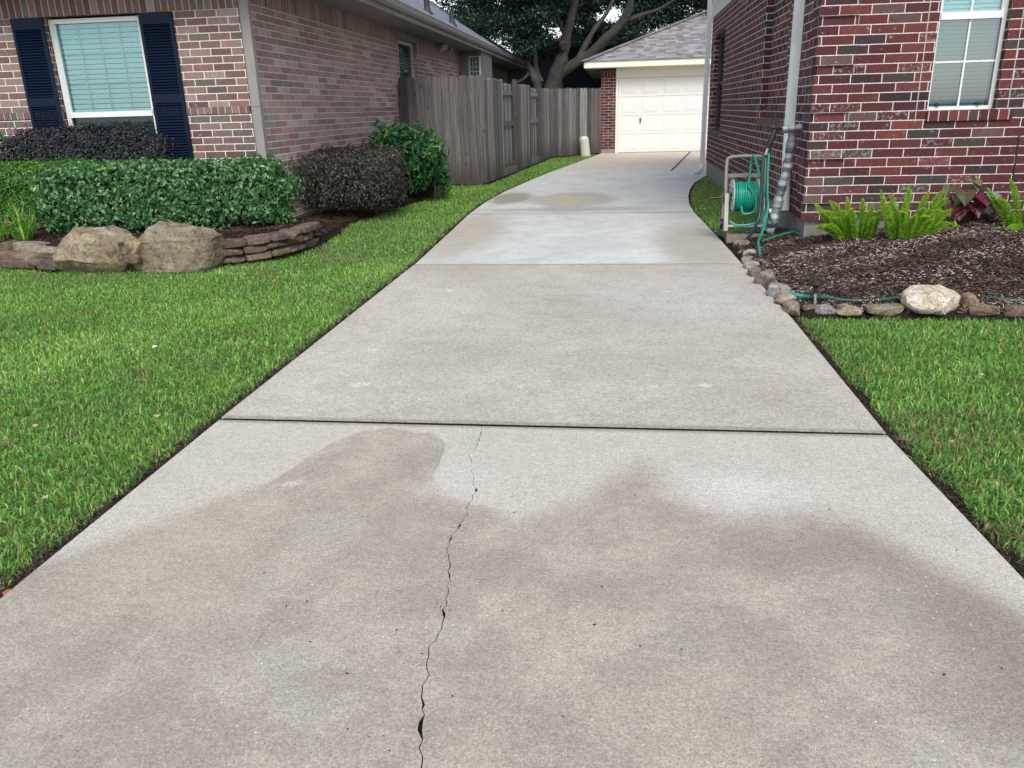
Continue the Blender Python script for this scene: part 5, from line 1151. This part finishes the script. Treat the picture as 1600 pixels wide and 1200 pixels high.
# ------------------------------------------------------------------ grass
def blades(name, X_, Y_, z, L, W, label, seed, vshift=0.0):
    r = np.random.default_rng(seed); n = len(X_); an = r.uniform(0, 6.283, n); lean = np.clip(np.abs(r.normal(.75, .42, n)), .05, 1.55)
    D = np.stack([np.cos(an), np.sin(an), np.zeros(n)], 1); fa = an + math.pi / 2 + r.normal(0, .9, n); S = np.stack([np.cos(fa), np.sin(fa), np.zeros(n)], 1)
    B = np.stack([X_, Y_, z], 1); Lh = (L * np.cos(lean))[:, None]; Lr = (L * np.sin(lean))[:, None]; U = np.array([0, 0, 1.])
    m_ = B + D * Lr * .42 + U * Lh * .62; t_ = B + D * Lr + U * Lh * .95 - U * (L * .12 * lean)[:, None]; w_ = W[:, None]
    V = np.stack([B - S * w_ * .35, B + S * w_ * .35, m_ + S * w_ * .5, m_ - S * w_ * .5, t_ + S * w_ * .08, t_ - S * w_ * .08], 1).reshape(-1, 3)
    i = np.arange(n)[:, None] * 6; F = np.concatenate([i + np.array([[0, 1, 2, 3]]), i + np.array([[3, 2, 4, 5]])], 0)
    P = np.stack([X_, Y_], 1); L = L * .88; v = np.clip(r.normal(.55, .28, n) + .16 * sinn(P, 1.6, 77) + .10 * sinn(P, 6, 78) + vshift, .03, 1)
    thin = sinn(P, 3.1, 80) > .62; v[thin] -= .12; dry = r.random(n) < .05 + .16 * thin; v[dry] = r.random(dry.sum()) * .08
    o = np_mesh(name, V, F, M['grass'], None, np.concatenate([v, v])); tag(o, label, 'grass', kind='stuff'); return o
def scatter(poly, dens, y0, y1, seed, x0=None, x1=None):
    r = np.random.default_rng(seed); xs_ = [p[0] for p in poly]; x0 = min(xs_) if x0 is None else x0; x1 = max(xs_) if x1 is None else x1
    n = int((x1 - x0) * (y1 - y0) * dens); X_ = r.uniform(x0, x1, n); Y_ = r.uniform(y0, y1, n); k = inpoly(X_, Y_, poly); return X_[k], Y_[k]
ledge = [(edge(LE, y) - .048 + .035 * mnoise.noise(Vector((y * 4.1, 0, 0))) + .014 * mnoise.noise(Vector((y * 13, 5, 0))), y) for y in np.arange(-2, 23.4, .05)]
LL = ledge + [(-.52, 23.4), (-1.72, 22.05), (-2.28, 14.4), (-3.05, 14.35)] + [(x + .03, y) for x, y in LBe[::-1] if y < 14] + [(-12, -6)]
XX, YY_, LL_, WW = [], [], [], []
for (a, b, dn, l0, l1, w0, x0) in ((.6, 3.2, 10500, .024, .046, .0054, -4.2), (3.2, 5.2, 8500, .024, .045, .006, -5.4), (5.2, 7.2, 6500, .024, .044, .007, -6.6), (7.2, 10.5, 3600, .026, .048, .0085, -6.6), (10.5, 15, 2400, .026, .046, .010, -4), (15, 23.5, 1300, .028, .048, .014, -3)):
    a_, b_5 = scatter(LL, dn, a, b, int(a * 10), x0=x0, x1=-.4 if a > 10 else -1.6); n = len(a_); r = np.random.default_rng(int(a * 7))
    # tufted growth: pull blades toward tuft centres
    XX.append(a_); YY_.append(b_5); LL_.append(r.uniform(l0, l1, n)); WW.append(r.uniform(.7, 1.3, n) * w0)
X_, Y_ = np.concatenate(XX), np.concatenate(YY_); print('blades', len(X_))
P_ = np.stack([X_, Y_], 1); LLn = np.concatenate(LL_) * (1 + .22 * sinn(P_, 9, 5))
blades('lawn_grass', X_, Y_, np.full(len(X_), -.03), LLn, np.concatenate(WW), 'green mown lawn left of the driveway reaching back to the fence', 1)
redge = [(x + .035, y) for y, x in RE]
RL = [(edge(RE, y) + .046 + .035 * mnoise.noise(Vector((y * 4.1, 9, 0))) + .014 * mnoise.noise(Vector((y * 13, 7, 0))), y) for y in np.arange(-2, 4.95, .05)] + [(1.2, 4.93), (3.0, 4.87), (9, 4.87), (9, -6)]
X1_, Y1_ = scatter(RL, 10500, .9, 3.2, 91, 1.1, 2.6); X2_, Y2_ = scatter(RL, 9000, 3.2, 4.95, 92, 1.1, 3.6); X_, Y_ = np.concatenate([X1_, X2_]), np.concatenate([Y1_, Y2_])
r = np.random.default_rng(5); P_ = np.stack([X_, Y_], 1)
blades('lawn_grass', X_, Y_, np.full(len(X_), -.03), r.uniform(.026, .052, len(X_)) * (1 + .2 * sinn(P_, 9, 6)), r.uniform(.7, 1.3, len(X_)) * .0056, 'green mown lawn right of the driveway in front of the mulch bed', 2, -.05)
RS = [(edge(RE, y) + .03, y) for y in (8.3, 9, 10, 11, 12, 13, 14, 15, 15.5)] + [(1.655, 15.6), (1.655, 8.2)]
X_, Y_ = scatter(RS, 3600, 8.2, 15.6, 95, .9, 1.66); r = np.random.default_rng(6)
blades('lawn_grass', X_, Y_, np.full(len(X_), -.03), r.uniform(.026, .05, len(X_)), r.uniform(.7, 1.3, len(X_)) * .009, 'narrow grass strip between driveway curve and red brick wall', 3, -.12)
# dark soil edge along the driveway
se = MB()
for E, s_, y0, y1 in ((LE, -1, -5, 23.4), (RE, 1, -5, 15.6)):
    ys = np.arange(y0, y1, .12)
    for a, b in zip(ys[:-1], ys[1:]):
        xa, xb = edge(E, a), edge(E, b); wa = .085 + .015 * math.sin(a * 7.3) + .01 * math.sin(a * 19); wb_ = .085 + .015 * math.sin(b * 7.3) + .01 * math.sin(b * 19)
        q = [(xa - s_ * .01, a, -.024), (xb - s_ * .01, b, -.024), (xb + s_ * wb_, b, -.028), (xa + s_ * wa, a, -.028)]; se.poly(q if s_ < 0 else q[::-1])
tag(se.build('soil_edge', M['soil']), kind='structure')

# thatch: dead runners and clippings along the trimmed edges
r = np.random.default_rng(17); n = 16000; side = r.random(n) < .6; yy = 1.0 + 14 * r.random(n) ** 1.6
xx = np.where(side, np.interp(yy, [e[0] for e in LE], [e[1] for e in LE]) - .005 - np.abs(r.normal(0, .045, n)), np.interp(yy, [e[0] for e in RE], [e[1] for e in RE]) + .005 + np.abs(r.normal(0, .045, n)))
k = side | (yy < 4.9); xx, yy = xx[k], yy[k]; n = len(xx)
V, F = leaf_geo(np.stack([xx, yy, r.uniform(-.024, -.002, n)], 1), np.array([0, 0, 1.]) + r.normal(0, .4, (n, 3)), r.uniform(.015, .05, n), .003, fold=.2, droop=0)
vv = np.clip(r.beta(1.3, 3, n), 0, 1); o = np_mesh('clippings', V, F, M['chips'], None, np.concatenate([vv, vv]) * .95); tag(o, 'dry clippings and dead runners in the dark gap beside the concrete', 'clippings', kind='stuff')

# crumbs on the driveway
mb = MB(); R_ = random.Random(8)
pl_ = [(940, 917), (857, 929), (985, 942), (1125, 942), (703, 955), (785, 955), (620, 985), (1240, 705), (990, 571), (1260, 546), (1258, 550), (1025, 548), (858, 613), (688, 598), (502, 644), (690, 550), (853, 544), (785, 530), (955, 550), (1093, 590), (1152, 505), (1160, 503), (1026, 453), (595, 491), (1000, 1010), (1210, 1050), (1300, 1080), (1475, 1055), (1495, 860), (1565, 1045), (660, 1022), (880, 1120), (600, 1150), (480, 940), (940, 710), (1065, 1015)]
for x, y in pl_ + [(R_.uniform(350, 1350), R_.uniform(430, 1180)) for _ in range(25)]:
    q = atZ(x, y); s_ = R_.uniform(.001, .0026) * (1 + .35 * q[1] / 3); mb.obox((q[0], q[1], .001 + s_ * .3), (s_ * R_.uniform(1, 2.4), s_, s_ * .5), Matrix.Rotation(R_.uniform(0, 3), 3, 'Z') @ Matrix.Rotation(R_.uniform(-.3, .3), 3, 'X'))
tag(mb.build('debris', M['gap']), 'tiny dark crumbs and bits scattered over the concrete', 'debris', kind='stuff')
# fallen leaves on the grass
def fallen(px, py, z, s_, label, m, seed):
    q = atZ(px, py, z); R_ = random.Random(seed); mb = MB(); mb.smooth = True; a = R_.uniform(0, 6.28); d_ = Vector((math.cos(a), math.sin(a), .15)); s2 = Vector((-d_.y, d_.x, .1)); c_ = Vector(q)
    o_ = [(0, 0), (.3, .45), (.65, .4), (1, 0), (.65, -.4), (.3, -.45)]; P = [c_ + (d_ * (u - .5) + s2 * v) * s_ + Vector((0, 0, abs(v) * s_ * .35)) for u, v in o_]
    mid_ = c_ + d_ * .0; mb.poly([P[0], P[1], P[2], P[3]]); mb.poly([P[0], P[3], P[4], P[5]]); Q = [p + Vector((0, 0, -.0012)) for p in P]; mb.poly([Q[3], Q[2], Q[1], Q[0]]); mb.poly([Q[5], Q[4], Q[3], Q[0]])
    tag(mb.build('fallen_leaf', m, None, tuple(q)), label, 'leaf', 'fallen leaves on the lawns')
M['dryleaf'] = plain('dry_leaf', (.45, .32, .2), .7); M['paleleaf'] = plain('pale_leaf', (.72, .70, .58), .6); M['redleaf'] = plain('red_leaf', (.32, .10, .05), .7)
fallen(242, 542, .025, .032, 'pale curled leaf in the middle of the left lawn', M['paleleaf'], 1)
fallen(70, 778, .03, .03, 'tan leaf on the left lawn close to the left edge', M['dryleaf'], 2)
fallen(56, 665, .02, .025, 'small brown leaf higher up the left lawn', M['dryleaf'], 3)
fallen(18, 928, -.005, .045, 'rust red leaf in the soil gap at the lower left', M['redleaf'], 4)
fallen(1536, 585, .025, .03, 'whitish leaf on the right lawn near the right edge', M['paleleaf'], 5)
fallen(1486, 690, .02, .025, 'small grey brown leaf in the middle of the right lawn', M['dryleaf'], 6)
fallen(245, 650, .0, .03, 'beige leaf on the left lawn beside the concrete edge', M['dryleaf'], 7)

for o in bpy.data.objects:
    if '_o' in o.keys(): del o['_o']
